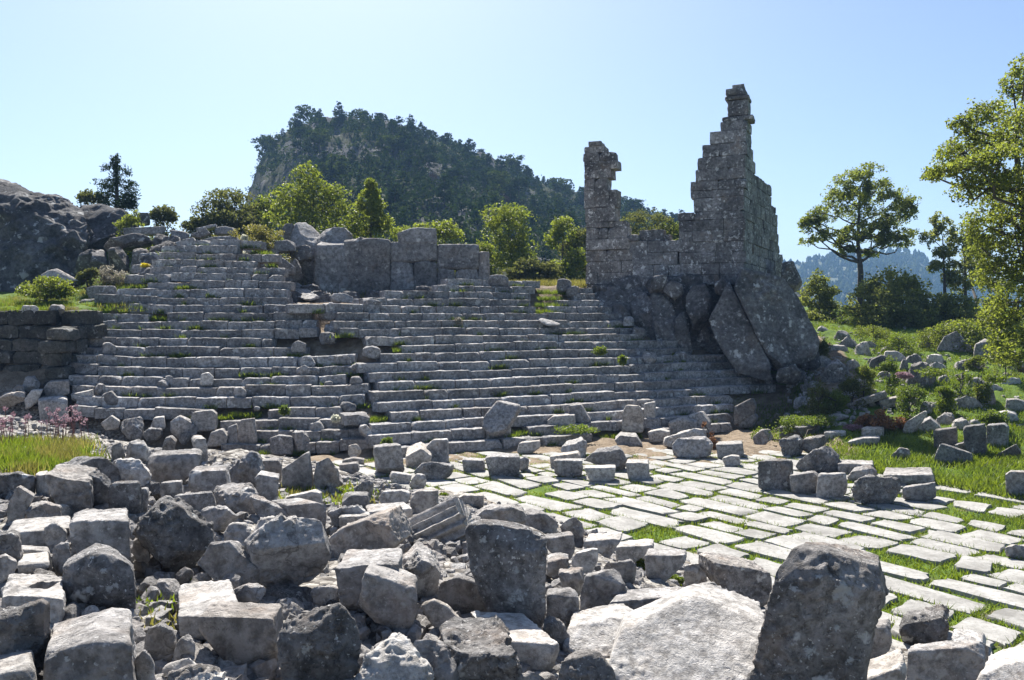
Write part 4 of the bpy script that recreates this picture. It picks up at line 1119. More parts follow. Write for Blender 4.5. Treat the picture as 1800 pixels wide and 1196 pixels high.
for k, (x, y, w_, h_, D_, m_, lab) in enumerate(((500,440,40,18,35,'seat',"long worn block in the scrub, upper end of the left seats"), (530,455,44,26,35.4,'rock',"lichened rock below the natural rock's left foot"), (498,505,34,22,33.4,'rock',"rough rock right beside the socketed slab"),
        (545,520,40,20,34.2,'rock',"low bedrock hump under the fissured rock"), (520,548,44,16,32.4,'pale',"bright flat rock below the socketed slab"), (590,545,34,14,32.2,'seat',"low seat stone below the bedrock hump"), (625,538,30,13,32.8,'seat',"short stone left of the bright flat block"),
        (700,532,40,18,32.6,'seat',"fallen block under the ashlar wall's middle"), (745,520,36,18,33.4,'rock',"bedrock lump under the ashlar wall's right half"), (265,458,44,14,33.2,'seat',"slab edging the left slope of the upper seats"), (250,478,40,14,32.6,'seat',"lower slab edging the left slope of the upper seats"),
        (236,498,36,16,31.8,'seat',"short stone at the left slope's foot"), (300,430,34,16,35.2,'rock',"rock filling the left side of the top heap"), (400,428,44,14,35.4,'seat',"broken beam at the right of the top heap"), (430,445,36,14,34.4,'seat',"block in the scrub right of the top heap"), (395,410,40,12,36.8,'seat',"low block at the top heap's back"), (455,470,30,16,33.6,'seat',"grey stone above the row ends, left bank"))):
    s('B', 'r' if m_ == 'rock' else 'b', m_, [x - w_ / 2, y - h_ * .15, x - w_ * .42, y - h_ * .9, x + w_ * .1, y - h_, x + w_ * .42, y - h_ * .8, x + w_ / 2, y, x - w_ * .4, y + 2], (3, -3), lab, D=D_, t=.8, lean=.15)
for k, (x, y, w_, h_, D_, lab) in enumerate(((282,452,40,26,33.6,"rounded rock on the left flank of the upper seats"), (262,470,36,24,32.8,"grey rock stepping down the left flank of the upper seats"), (252,490,30,22,32.0,"dark rock at the left flank, beside the dry shrub"), (296,440,30,18,34.2,"small rock at the left shoulder of the top heap"),
        (512,528,46,18,33.2,"bedrock ledge just right of the left seats' break line"), (560,532,50,20,33.6,"long bedrock ledge below the fissured rock"), (610,528,46,18,33.8,"bedrock ledge below the ashlar wall's left end"), (660,526,44,16,34,"flat bedrock below the ashlar wall"), (715,522,50,16,34,"second flat bedrock below the ashlar wall"),
        (760,516,40,16,34.2,"bedrock step at the ashlar wall's right end"), (500,545,40,16,32,"worn ledge beside the row ends of the left seats"), (545,552,50,14,31.6,"pale ledge at the head of the break"), (615,556,44,12,31.6,"thin pale ledge at the head of the right seats"), (470,440,30,18,35,"lump of rock in the scrub beside the top heap"), (690,540,40,12,32.4,"broken ledge stone in the upper right seats"))):
    s('O', 'rx'[k % 2], 'pale' if 'pale' in lab else 'rock', [x - w_ / 2, y - h_ * .1, x - w_ * .4, y - h_ * .8, x - w_ * .05, y - h_, x + w_ * .4, y - h_ * .8, x + w_ / 2, y, x - w_ * .4, y + 3], (3, -3), lab, D=D_, t=.9, lean=.5, sink=.6)
rb = random.Random(31)
for k in range(34):
    x, y = rb.uniform(120, 660), rb.uniform(600, 790)
    if y < 690 and rb.random() < .6: continue
    w_ = rb.uniform(12, 30); h_ = w_ * rb.uniform(.45, .9)
    s('R', rb.choice('brs'), rb.choice(('seat', 'seat', 'pale', 'block')), [x - w_ / 2, y - h_ * .2, x - w_ * .38, y - h_ * rb.uniform(.7, 1), x + w_ * rb.uniform(-.1, .3), y - h_, x + w_ / 2, y - h_ * rb.uniform(.3, .7), x + w_ * .42, y, x - w_ * .45, y],
      (rb.uniform(-4, 4), -4), "small broken stone lying loose on the left bank of seats", t=w_ * .016, group="broken stones on the left seats")
# --- stones strewn over the slope right of the tower
SLOPE = [(1488,613,28,17,'dark',"grey block at the path's foot"), (1470,622,32,12,'block',"low flat stone right beside the boulder, on the path"), (1514,625,21,20,'block',"squarish stone at the end of the path"),
 (1470,675,40,34,'dark',"dark boulder with a pale cap at the big boulder's right"), (1574,637,34,16,'pale',"pale tilted slab in the middle of the slope"), (1546,648,30,20,'dark',"shaded stone left of the pale tilted slab"),
 (1607,640,25,14,'dark',"dark round topped stone in mid slope"), (1642,638,25,12,'pale',"pale flat stone in the high grass"), (1588,652,14,17,'dark',"little dark upright stone in mid slope"), (1646,652,25,13,'pale',"white stone leaning in the grass of the slope"),
 (1620,682,40,36,'dark',"big cracked dark rock in the middle of the slope"), (1702,652,39,15,'dark',"long dark rock in the shade on the slope"), (1678,622,50,32,'dark',"largest dark rock high on the slope"), (1646,602,30,18,'dark',"dark ledge stone at the top of the slope"),
 (1625,614,18,14,'block',"blue grey stone under the ledge stone"), (1732,630,32,28,'block',"rounded grey boulder at the right of the slope"), (1735,605,22,14,'block',"grey stone above the rounded grey boulder"), (1718,682,28,15,'block',"block with a light top in the right grass"),
 (1699,720,46,20,'block',"long block with a brown top low on the slope"), (1732,714,30,26,'dark',"round stone set against the brown topped block"), (1786,724,32,18,'pale',"pale block at the right edge of the slope"), (1647,724,25,15,'pale',"pale broken stone low on the slope"),
 (1628,729,17,18,'block',"upright chip of stone beside the pale broken stone"), (1765,744,40,15,'pale',"broad pale slab low at the right"), (1660,750,28,18,'block',"mottled stone left of the two rough pale ones"), (1692,760,30,20,'pale',"rough pale stone behind the dark group on the grass"),
 (1632,760,38,20,'block',"grey rough stone right of the upturned pale slab"), (1514,693,26,25,'pale',"pale cracked stone at the shadow's edge"), (1554,665,20,10,'block',"small stone amid pink flowers on the slope"), (1446,585,18,10,'pale',"small pale stone on the upper path"),
 (1460,559,20,10,'block',"stone at the top of the path"), (1445,648,24,20,'block',"shaded stone wedged beside the big boulder"), (1776,680,30,12,'pale',"white stone near the right edge of the slope"), (1790,652,30,14,'pale',"pale stones' largest piece under the big tree"),
 (1500,650,22,14,'block',"grey stone below the path's end"), (1530,612,20,10,'pale',"pale chip on the bank above the path's end"), (1480,596,22,12,'block',"stone on the left verge of the path"), (1495,700,24,10,'block',"flat stone in the shade near the slanting beam"),
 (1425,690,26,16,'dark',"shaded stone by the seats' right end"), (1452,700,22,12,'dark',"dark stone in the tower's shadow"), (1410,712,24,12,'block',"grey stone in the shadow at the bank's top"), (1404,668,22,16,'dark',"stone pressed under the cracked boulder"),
 (1535,640,18,10,'pale',"thin pale stone left of the shaded one in mid slope"), (1562,620,22,10,'block',"stone below the green bank"), (1598,618,16,9,'block',"small stone at the bank's foot"), (1660,672,18,10,'block',"small grey stone right of the big cracked dark rock"),
 (1676,700,20,10,'block',"stone in the grass above the brown topped block"), (1750,690,22,11,'dark',"dark stone by the leafy weeds at right"), (1768,632,20,12,'block',"stone under the big tree's lowest boughs"), (1710,750,20,10,'pale',"pale stone right behind the tallest dark block")]
for (x, y, w_, h_, m_, lab) in SLOPE:
    r_ = random.Random(x * 3 + y)
    q = lambda a: a * r_.uniform(.75, 1.15)
    w_, h_ = w_ * 1.25, h_ * 1.25
    s('O' if m_ == 'dark' else 'B', r_.choice('xxbr'), m_, [x - w_ / 2, y - q(h_ * .25), x - q(w_ * .38), y - q(h_ * .8), x + q(w_ * .05), y - h_, x + q(w_ * .36), y - q(h_ * .8), x + w_ / 2, y - q(h_ * .3), x + w_ * .4, y, x - w_ * .42, y],
      (r_.uniform(-3, 5), -6), lab, sink=.2, t=w_ * .018 * r_.uniform(.6, 1.1))

# --- fluted piece of a column
def fluted():
    c = at(774, 940, 8.1)
    me_r, ln, nf = .29, .66, 17
    rng = random.Random(2)
    V, F = [], []
    m, k = nf * 10, 40
    for j in range(k + 1):
        for i in range(m):
            a = i / m * 2 * math.pi
            fl = .5 - .5 * math.cos(a * nf)
            r = me_r * (1 - .02 * j / k) - .05 * fl ** .8
            V.append((r * math.cos(a), r * math.sin(a), (j / k - .5) * ln))
    V = np.array(V)
    lo, hi = V[:, 2] < -ln / 2 + 1e-6, V[:, 2] > ln / 2 - 1e-6
    V = V + .005 * np.stack([fbm(V / .12, 3, 1), fbm(V / .12, 3, 2), fbm(V / .12, 3, 3)], 1)
    V[hi, 2] += .05 * fbm(V[hi] / .2, 2, 5); V[lo, 2] += .05 * fbm(V[lo] / .2, 2, 6)
    for j in range(k):
        for i in range(m):
            a, b = j * m + i, j * m + (i + 1) % m
            F.append((a, b, b + m, a + m))
    n0 = len(V)
    V = np.concatenate([V, [[0, 0, -ln / 2 + .02], [0, 0, ln / 2 - .02]]])
    T = [(n0, (i + 1) % m, i) for i in range(m)] + [(n0 + 1, k * m + i, k * m + (i + 1) % m) for i in range(m)]
    me = np_mesh("column_fragment", V, [F, T]); me.set_sharp_from_angle(angle=R(32))
    o = link("column_fragment", me, M['pale'], c)
    ax = Vector((.84, -.05, .42)).normalized()
    o.rotation_euler = ax.to_track_quat('Z', 'Y').to_euler()
    tag(o, "fluted piece of a fallen column lying aslant behind the tilted block", "column piece")
fluted()

# --- loose rubble filling the gaps of the near heap: middle sized stones one by one, the smallest as a mass
def rubble():
    rng = np.random.default_rng(8)
    protos = []
    for k in range(6):
        e = rng.uniform(.7, 1.3, 3)
        pts = rng.normal(0, 1, (14, 3)); pts = pts / np.linalg.norm(pts, axis=1, keepdims=True) * np.array([.5, .45, .34]) * e
        V, F = stone_mesh(pts, 'r', .035, 50 + k)
        protos.append((V, F))
    mes = {}
    cnt = 0
    for k in range(600):
        if cnt >= 120: break
        px, py = rng.uniform(0, 1250), rng.uniform(840, 1215)
        g = gpoint(px, py)
        if float(edge_dist(np.array([g.x]), np.array([g.y]))[0]) < .5 or g.y > 17: continue
        sz = rng.uniform(.16, .34)
        pi = int(rng.integers(6))
        mat = ('block', 'dark', 'pale')[int(rng.choice(3, p=[.5, .2, .3]))]
        if (pi, mat) not in mes:
            me = np_mesh("rubble_stone", protos[pi][0], protos[pi][1]); me.set_sharp_from_angle(angle=R(55)); me.materials.append(M[mat]); mes[(pi, mat)] = me
        o = link("rubble_stone", mes[(pi, mat)], None, (g.x, g.y, g.z - .09 + sz * .15))
        o.scale = (sz,) * 3
        o.rotation_euler = tuple(rng.uniform(-.5, .5, 2)) + (rng.uniform(0, 6.3),)
        tag(o, "small angular stone lying loose between the big fallen blocks", "rubble stone", "loose stones among the fallen blocks")
        cnt += 1
    # smallest pieces
    Vs, Fs, n = [], [], 0
    P, F = box_topo(2, 2, 2)
    Pn = P / np.linalg.norm(P, axis=1, keepdims=True) * .5 * .6 + P * .5 * .4
    pts = []
    for k in range(6500):
        px, py = rng.uniform(-60, 1500), rng.uniform(740, 1230) ** 1.0
        d = ray(px, py)
        D = 3.6 + (1230 - py) / 490 * 16 * rng.uniform(.6, 1.2)
        x = d.x / d.y * D
        pts.append((x, D))
    pts = np.array(pts)
    sd_ = edge_dist(pts[:, 0], pts[:, 1])
    pts = pts[sd_ > -.2]
    z = ground(pts[:, 0], pts[:, 1], False)
    for (x, y), zz in zip(pts, z):
        sz = rng.uniform(.035, .15)
        a = rng.uniform(0, 6.3); b = rng.uniform(-.6, .6)
        Q = Pn * rng.uniform(.7, 1.3, 3) * sz * (1 + rng.normal(0, .12, (len(Pn), 1)))
        ca, sa, cb, sb = math.cos(a), math.sin(a), math.cos(b), math.sin(b)
        Q = np.stack([Q[:, 0], Q[:, 1] * cb - Q[:, 2] * sb, Q[:, 1] * sb + Q[:, 2] * cb], 1)
        Q = np.stack([Q[:, 0] * ca - Q[:, 1] * sa, Q[:, 0] * sa + Q[:, 1] * ca, Q[:, 2]], 1)
        Vs.append(Q + (x, y, zz + .02)); Fs.append(F + n); n += len(Q)
    me = np_mesh("gravel", np.concatenate(Vs), np.concatenate(Fs), False)
    tag(link("gravel", me, M['block']), kind="stuff")
    # slope stones of the right bank, smallest pieces
    Vs, Fs, n = [], [], 0
    for k in range(1100):
        px, py = rng.uniform(1380, 1800), rng.uniform(560, 760)
        if px < 1500 and rng.random() < .0: continue
        g = gpoint(px, py)
        sz = rng.uniform(.06, .19)
        a = rng.uniform(0, 6.3)
        Q = Pn * rng.uniform(.6, 1.3, 3) * sz * (1 + rng.normal(0, .12, (len(Pn), 1)))
        ca, sa = math.cos(a), math.sin(a)
        Q = np.stack([Q[:, 0] * ca - Q[:, 1] * sa, Q[:, 0] * sa + Q[:, 1] * ca, Q[:, 2]], 1)
        if pnoise(np.array([[g.x * .6, g.y * .6, 2.0]]))[0] < -.05 and px > 1480: continue
        Vs.append(Q + (g.x, g.y, float(ground(g.x, g.y)) + .01)); Fs.append(F + n); n += len(Q)
    me = np_mesh("scree", np.concatenate(Vs), np.concatenate(Fs), False)
    tag(link("scree", me, M['block']), kind="stuff")
rubble()

# ------------------------------------------------------------------ ruined tower on its rock
def tower():
    # two wall lines in plan: the long front and the side running back
    A = np.array([3.30, 35.6]); B = np.array([9.55, 33.0]); Cc = np.array([13.0, 39.2])
    root = empty("ruined_tower", (9.5, 33.6, 5.8), "ruined ashlar tower with two jagged spurs standing on natural rock", "ruined tower")
    org = np.array([9.5, 33.6, 5.8])
    rng = random.Random(4)
    def wall(name, P, Q, spans, th=.85, seed=0):
        """spans: list of (y_bottom_px, y_top_px at the wall's reference end, px from, px to)"""
        mb = Masonry()
        d = Q - P; Lw = np.hypot(*d); u = d / Lw; v = np.array([-u[1], u[0]])
        if v[1] < 0: v = -v
        for (z0, z1, s0, s1) in spans:
            s = s0 - rng.uniform(0, .05); s1 = s1 + (rng.gauss(0, .07) if s1 - s0 > 1.2 else 0)
            while s < s1 - .05:
                l = min(rng.choice((rng.uniform(.35, .8), rng.uniform(.7, 1.3), rng.uniform(1.1, 1.8))), s1 - s)
                if s1 - s - l < .3: l = s1 - s
                c = P + u * (s + l / 2)
                out = rng.gauss(0, .02)
                mb.block((c[0] - v[0] * out, c[1] - v[1] * out, z0), u, v, l - .005, th + rng.gauss(0, .03) , z1 - z0 - .008 + rng.gauss(0, .006), rnd=.016, rough=.022, seg=.11, chip=.35, rng=rng, tilt=rng.gauss(0, .004))
                s += l
        return mb.build(name, M['wall'], org, root)
    dAB = B - A; LAB = np.hypot(*dAB)
    def s_on_front(px):
        dx = (px - 900) / FPX
        # A + t*(B-A) with x = dx*y
        t = (dx * A[1] - A[0]) / (dAB[0] - dx * dAB[1])
        return t * LAB
    dBC = Cc - B; LBC = np.hypot(*dBC)
    def s_on_side(px):
        dx = (px - 900) / FPX
        t = (dx * B[1] - B[0]) / (dBC[0] - dx * dBC[1])
        return t * LBC
    def zz(py, D): return ZC + (560 - py) / FPX * D
    # left pier: courses from the pictured outline
    pier = [(518,500,1030,1112),(500,480,1030,1112),(480,460,1030,1112),(460,440,1030,1112),(440,421,1031,1108),(421,401,1031,1103),(401,391,1030,1095),(391,366,1029,1079),(366,336,1028,1081),(336,315,1028,1066),(315,300,1028,1073),(300,285,1028,1078),(285,270,1025,1078),(270,258,1026,1060),(258,250,1034,1054)]
    wall("pier", A, B, [(zz(a, 35.4), zz(b, 35.4), s_on_front(c), s_on_front(d)) for a, b, c, d in pier], th=.8)
    cur = [(510,488,1112,1195),(488,466,1112,1195),(466,444,1112,1195),(444,424,1108,1195)]
    wall("curtain_wall", A, B, [(zz(a, 34.4), zz(b, 34.4), s_on_front(c), s_on_front(d)) for a, b, c, d in cur], th=.8)
    m2 = Masonry()
    for (x0, x1, yb, yt) in ((1123, 1166, 424, 404), (1105, 1122, 424, 413), (1168, 1178, 424, 412)):
        D = 34.5
        m2.block(((( x0 + x1) / 2 - 900) / FPX * D, D + .1, zz(yb, D)), dAB / LAB, (-dAB[1] / LAB, dAB[0] / LAB), (x1 - x0) / FPX * D, .6, (yb - yt) / FPX * D, rnd=.05, rough=.03, rng=rng)
    m2.build("coping_stone", M['wall'], org, root)
    tow = [(500,482,1195),(482,462,1195),(462,442,1195),(442,424,1195),(424,404,1193),(404,385,1193),(385,371,1191),(371,346,1218),(346,333,1213),(333,316,1213),(316,296,1221),(296,275,1224),(275,253,1233),(253,231,1246),(231,215,1265)]
    cx = lambda y: 1303 + (480 - y) * .028
    wall("tower_front", A, B, [(zz(a, 33.2), zz(b, 33.2), s_on_front(c), s_on_front(cx((a + b) / 2)) ) for a, b, c in tow], th=.9)
    side = [(500,482,1376),(482,462,1376),(462,442,1376),(442,424,1374),(424,404,1368),(404,385,1367),(385,371,1366),(371,346,1364),(346,333,1363),(333,316,1355),(316,296,1354),(296,275,1326),(275,253,1322),(253,231,1319),(231,215,1318)]
    def side_end(px): return max(.5, s_on_side(px))
    wall("tower_side", B, Cc, [(zz(a, 33.2), zz(b, 33.2), -.02 if k % 2 else .0, side_end(c)) for k, (a, b, c) in enumerate(side)], th=.9)
    top = Masonry()
    D = 33.2
    for (x0, x1, yb, yt, dd) in ((1266, 1319, 215, 206, 1.0), (1276, 1312, 206, 178, .9), (1271, 1312, 178, 171, 1.0), (1273, 1306, 171, 158, .9), (1284, 1305, 158, 150, .7)):
        top.block((((x0 + x1) / 2 - 900) / FPX * D, D + (.9 - dd) / 2, zz(yb, D)), dAB / LAB, (-dAB[1] / LAB, dAB[0] / LAB), (x1 - x0) / FPX * D, dd, (yb - yt) / FPX * D - .01, rnd=.06, rough=.03, seg=.1, chip=.9, rng=rng)
    top.build("pinnacle", M['wall'], org, root)
tower()

def rk(name, cat, poly, label, D, t, lean=0.0, yaw=0.0, bulge=0.0, kind='g', mat='rock', back=(0, -3), taper=.9, parent=None, res=3.0, **kw):
    p = [(poly[i], poly[i + 1]) for i in range(0, len(poly), 2)]
    o = stone(name, cat, p, label, kind, mat, back, D=D, t=t, lean=lean, yaw=yaw, bulge=bulge, taper=taper, res=res, **kw)
    if parent:
        o.location = Vector(o.location) - parent.location
        o.parent = parent
        for k in ("label", "category"): 
            if k in o: del o[k]
    return o

# the split boulder under the tower corner: two halves
cb = empty("cracked_boulder", (10.2, 30.5, 1.5), "huge boulder split by a slanting crack, under the tower's corner", "boulder")
rk("rock_half", "", [1281,490,1246,562,1256,594,1298,654,1356,669,1353,640,1307,546], "", 30.6, 3.8, lean=.25, yaw=-.16, parent=cb, kind='s', res=2.4, taper=.98)
rk("rock_half", "", [1291,506,1303,472,1378,488,1404,520,1442,602,1430,630,1364,656,1358,640,1313,548], "", 30.9, 3.8, lean=.25, yaw=.26, parent=cb, kind='s', res=2.4, taper=.98)
rk("boulder", "boulder", [1362,668,1368,650,1395,640,1408,655,1402,678,1378,685], "rounded brown boulder wedged under the cracked boulder's right foot", 29.8, 1.2)
rk("boulder", "boulder", [1370,500,1390,505,1432,590,1440,640,1425,660,1400,640,1395,560], "ribbed rock flank behind the cracked boulder, on the right", 32.2, 3.4, lean=.3, kind="f")
rk("stone_block", "stone block", [1373,482,1376,460,1395,458,1400,480,1412,500,1400,512,1378,505], "squared masonry remnant behind the tower's right corner", 36.5, 1.5, kind='b', mat='wall')
# rock under the long wall
rk("rock_outcrop", "rock", [1032,520,1090,498,1150,490,1165,520,1120,560,1150,600,1180,630,1150,640,1110,600,1070,570,1045,545], "grey bedrock face sloping below the tower's left pier", 33.0, 3.2, lean=.5, bulge=.3)
rk("boulder", "boulder", [1105,520,1118,508,1138,510,1152,560,1170,610,1165,638,1140,632,1118,590], "long rib of rock in the middle under the tower wall", 32.3, 2.0, lean=.4, bulge=.2)
rk("boulder", "boulder", [1142,520,1160,510,1185,540,1200,590,1222,630,1205,648,1172,640,1152,590], "second rock rib right of the long one, under the tower wall", 32.0, 2.2, lean=.4)
rk("boulder", "boulder", [1142,495,1150,484,1172,482,1178,500,1165,512,1148,510], "block like rock lodged below the wall, left of its twin", 33.0, 1.2, kind='b')
rk("boulder", "boulder", [1165,510,1178,492,1200,500,1204,515,1186,526,1170,522], "tilted rock lodged below the wall, right of its twin", 32.9, 1.2, kind='b')
rk("boulder", "boulder", [1205,520,1215,502,1240,496,1252,520,1246,560,1232,585,1215,575,1206,545], "hanging boulder with pale streaks beside the dark cleft", 32.6, 1.6, bulge=.2)
rk("boulder", "boulder", [1225,580,1240,565,1252,600,1258,640,1240,650,1225,625], "narrow rock deep in the cleft below the hanging boulder", 33.2, 1.2)
rk("rock_outcrop", "rock", [1140,500,1200,488,1300,478,1310,520,1290,600,1240,650,1180,640,1150,560], "dark rock wall at the back of the cleft under the tower", 32.9, 2.5, lean=.2, kind="h")
rk("boulder", "boulder", [1255,495,1270,488,1282,500,1272,520,1258,515], "small rock jammed between tower foot and cracked boulder", 32.4, 1.0)
rk("boulder", "boulder", [1170,635,1190,618,1215,622,1225,645,1205,655,1178,652], "low rock where the seats run into the cleft", 31.5, 1.2)

rk("boulder", "boulder", [1060,545,1080,530,1105,545,1125,580,1135,612,1112,606,1085,580], "slanting rock slab beside the right ends of the upper seats", 32.8, 1.8, lean=.5)
rk("boulder", "boulder", [1185,560,1200,548,1212,590,1218,628,1200,640,1185,615], "flat faced rock left of the narrow rock in the cleft", 32.0, 1.4, lean=.2)
rk("rock_outcrop", "rock", [1035,505,1100,486,1200,480,1300,470,1305,500,1200,530,1100,535,1045,525], "ledge of bedrock right under the tower's masonry", 34.4, 1.6, lean=.3, kind='r')
# natural rock on the left
rk("rock_outcrop", "rock", [-140,300,-40,302,10,307,62,317,126,334,142,358,152,470,132,550,-140,560], "tall dark craggy cliff rising at the left edge", 36.2, 7, lean=.32, yaw=-.05, bulge=.4, kind='h', mat='cliff', res=2.6)
rk("rock_outcrop", "rock", [130,362,160,358,200,366,228,378,250,392,262,402,250,425,200,440,150,450,132,420], "low sunlit rock ridge running down from the cliff to the right", 38.0, 4, lean=.9, kind='h', mat='cliff', res=3)
rk("boulder", "boulder", [132,478,138,447,158,435,168,440,168,476,150,482], "leftmost of the four rounded rocks above the green shrub", 34.5, 2, bulge=.2)
rk("boulder", "boulder", [156,480,160,440,182,437,190,462,188,482], "second of the four rounded rocks, tall and narrow", 34.2, 2, bulge=.2)
rk("boulder", "boulder", [188,478,192,440,215,434,228,446,230,478,205,484], "third and largest of the four rounded rocks", 34.0, 2, bulge=.25)
rk("boulder", "boulder", [228,476,235,436,257,436,264,464,252,484], "rightmost of the four rounded rocks, beside the seats", 33.9, 1.6, bulge=.2)
rk("boulder", "boulder", [182,436,195,418,230,411,262,412,270,426,232,436], "long flat rock lying over the rounded rocks", 35.2, 2, lean=.5)
rk("boulder", "boulder", [240,382,244,374,262,374,264,392,242,394], "square rock on the skyline right of the conifer", 40, 1.2, kind='b')

# big wall in the middle: natural rock and huge ashlars
rk("boulder", "boulder", [495,400,502,391,516,392,520,420,500,424], "small rounded boulder at the left end of the middle rock", 37.5, 1.2)
rk("rock_outcrop", "rock", [512,410,520,390,538,385,552,395,558,415,575,430,560,500,548,515,520,500,505,440], "fissured natural rock at the left of the big ashlar wall", 36.4, 3, lean=.2, bulge=.2, kind='g', mat='ashlar')
rk("rock_outcrop", "rock", [555,425,565,402,582,396,612,398,620,418,600,440,565,440], "white capped rock on top of the natural rock's right half", 36.6, 2, kind='g', mat='ashlar')
rk("rock_outcrop", "rock", [555,440,562,420,605,418,612,440,612,505,600,520,552,518], "upright natural rock face joining the big ashlar wall", 36.0, 2.5, kind='f', mat='ashlar')
def big_wall():
    root = empty("ashlar_wall", (-4, 36, 5.2), "low wall of huge grey ashlar blocks behind the seats", "wall")
    D = 36.0
    spec = [(604,686,420,516),(686,768,424,458),(686,728,458,516),(728,768,460,516),(768,842,430,470),(768,800,470,512),(800,842,472,510),(842,860,442,500),(700,768,402,426)]
    for k, (x0, x1, yt, yb) in enumerate(spec):
        r_ = random.Random(k)
        p = [x0 - 1, yb + 2, x0 - .5 + r_.uniform(0, 1.5), yt + r_.uniform(-1, 2), (x0 + x1) / 2, yt + r_.uniform(-2, 0), x1 + .5 - r_.uniform(0, 1.5), yt + r_.uniform(-1, 2), x1 + 1, yb + 2]
        o = rk("ashlar_block", "", p, "", D + r_.uniform(-.06, .06), .95, yaw=-.04, kind='b', mat='ashlar', parent=root, taper=1.0, seed=200 + k)
big_wall()

# old retaining wall at the far left
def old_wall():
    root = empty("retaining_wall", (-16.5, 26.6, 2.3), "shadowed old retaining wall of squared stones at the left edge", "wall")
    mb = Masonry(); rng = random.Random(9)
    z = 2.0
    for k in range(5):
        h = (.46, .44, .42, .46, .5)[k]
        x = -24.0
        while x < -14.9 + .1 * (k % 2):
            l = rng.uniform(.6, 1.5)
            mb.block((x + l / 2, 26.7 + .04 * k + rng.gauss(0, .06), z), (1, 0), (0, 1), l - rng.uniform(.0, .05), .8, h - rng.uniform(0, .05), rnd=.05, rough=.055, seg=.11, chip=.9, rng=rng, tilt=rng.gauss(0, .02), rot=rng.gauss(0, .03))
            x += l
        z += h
    mb.build("masonry", M['wall_shade'], (-16.5, 26.6, 2.3), root)
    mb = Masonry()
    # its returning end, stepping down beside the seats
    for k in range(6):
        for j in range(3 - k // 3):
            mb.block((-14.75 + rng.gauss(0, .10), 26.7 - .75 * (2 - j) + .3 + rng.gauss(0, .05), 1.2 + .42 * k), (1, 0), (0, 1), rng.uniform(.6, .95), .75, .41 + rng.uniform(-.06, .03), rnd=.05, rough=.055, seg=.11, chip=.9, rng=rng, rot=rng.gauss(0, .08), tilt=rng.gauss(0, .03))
    mb.build("wall_end", M['wall_shade'], (-16.5, 26.6, 2.3), root)
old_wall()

# ------------------------------------------------------------------ plants
def leaf_quads(P, size, rng, up=0.25, aspect=.62):
    """diamond leaves with a fold at the points P"""
    k = len(P)
    n = rng.normal(0, 1, (k, 3)); n[:, 2] += up; n /= np.linalg.norm(n, axis=1, keepdims=True)
    a = np.cross(n, rng.normal(0, 1, (k, 3))); a /= np.maximum(np.linalg.norm(a, axis=1, keepdims=True), 1e-6)
    b = np.cross(n, a)
    sz = (size * rng.uniform(.6, 1.35, k))[:, None]
    V = np.stack([P - a * sz * .5, P + b * sz * .5 * aspect + n * sz * .08, P + a * sz * .5, P - b * sz * .5 * aspect + n * sz * .08], 1).reshape(-1, 3)
    F = np.arange(k * 4).reshape(-1, 4)
    return V, F

def crown_points(blobs, n, rng, hole=.08, freq=1.2, seed=0):
    """points spread through several lobes, ragged and with gaps"""
    vol = np.array([b[3] * b[4] * b[5] for b in blobs]) ** (2 / 3)
    out = []
    for b, k in zip(blobs, (vol / vol.sum() * n * 2.2).astype(int)):
        d = rng.normal(0, 1, (k, 3)); d /= np.linalg.norm(d, axis=1, keepdims=True)
        r = rng.uniform(.18, 1.0, k) ** .55
        rag = 1 + .38 * fbm(d * 1.9 + np.array(b[:3]), 3, seed)
        out.append(np.array(b[:3]) + d * (r * rag)[:, None] * np.array(b[3:6]))
    P = np.concatenate(out)
    g = fbm(P * freq, 3, seed + 5)
    P = P[g > hole - .12]
    # clumping: pull towards clump centres
    if len(P) > n: P = P[rng.permutation(len(P))[:n]]
    return P

def tube(pts, rads, sides=7):
    V, F = [], []
    pts = [Vector(p) for p in pts]
    for i, (p, r) in enumerate(zip(pts, rads)):
        t = (pts[min(i + 1, len(pts) - 1)] - pts[max(i - 1, 0)]).normalized()
        a = t.cross(Vector((.3, 1, .2))).normalized(); b = t.cross(a)
        for k in range(sides):
            an = k / sides * 2 * math.pi
            V.append(p + a * (r * math.cos(an)) + b * (r * math.sin(an)))
    for i in range(len(pts) - 1):
        for k in range(sides):
            F.append((i * sides + k, i * sides + (k + 1) % sides, (i + 1) * sides + (k + 1) % sides, (i + 1) * sides + k))
    return V, F

class Limbs:
    def __init__(self): self.V, self.F = [], []
    def add(self, pts, rads, sides=7):
        V, F = tube(pts, rads, sides); n = len(self.V)
        self.V += V; self.F += [tuple(i + n for i in f) for f in F]
    def limb(self, a, b, r0, r1, rng, bend=.12, steps=5):
        a, b = Vector(a), Vector(b); L = (b - a).length
        pts = [a]
        for k in range(1, steps):
            t = k / steps
            pts.append(a.lerp(b, t) + Vector(rng.normal(0, 1, 3)) * L * bend * .5 * math.sin(t * math.pi) + Vector((0, 0, -L * .06 * math.sin(t * math.pi))))
        pts.append(b)
        self.add(pts, [r0 + (r1 - r0) * k / steps for k in range(steps + 1)])

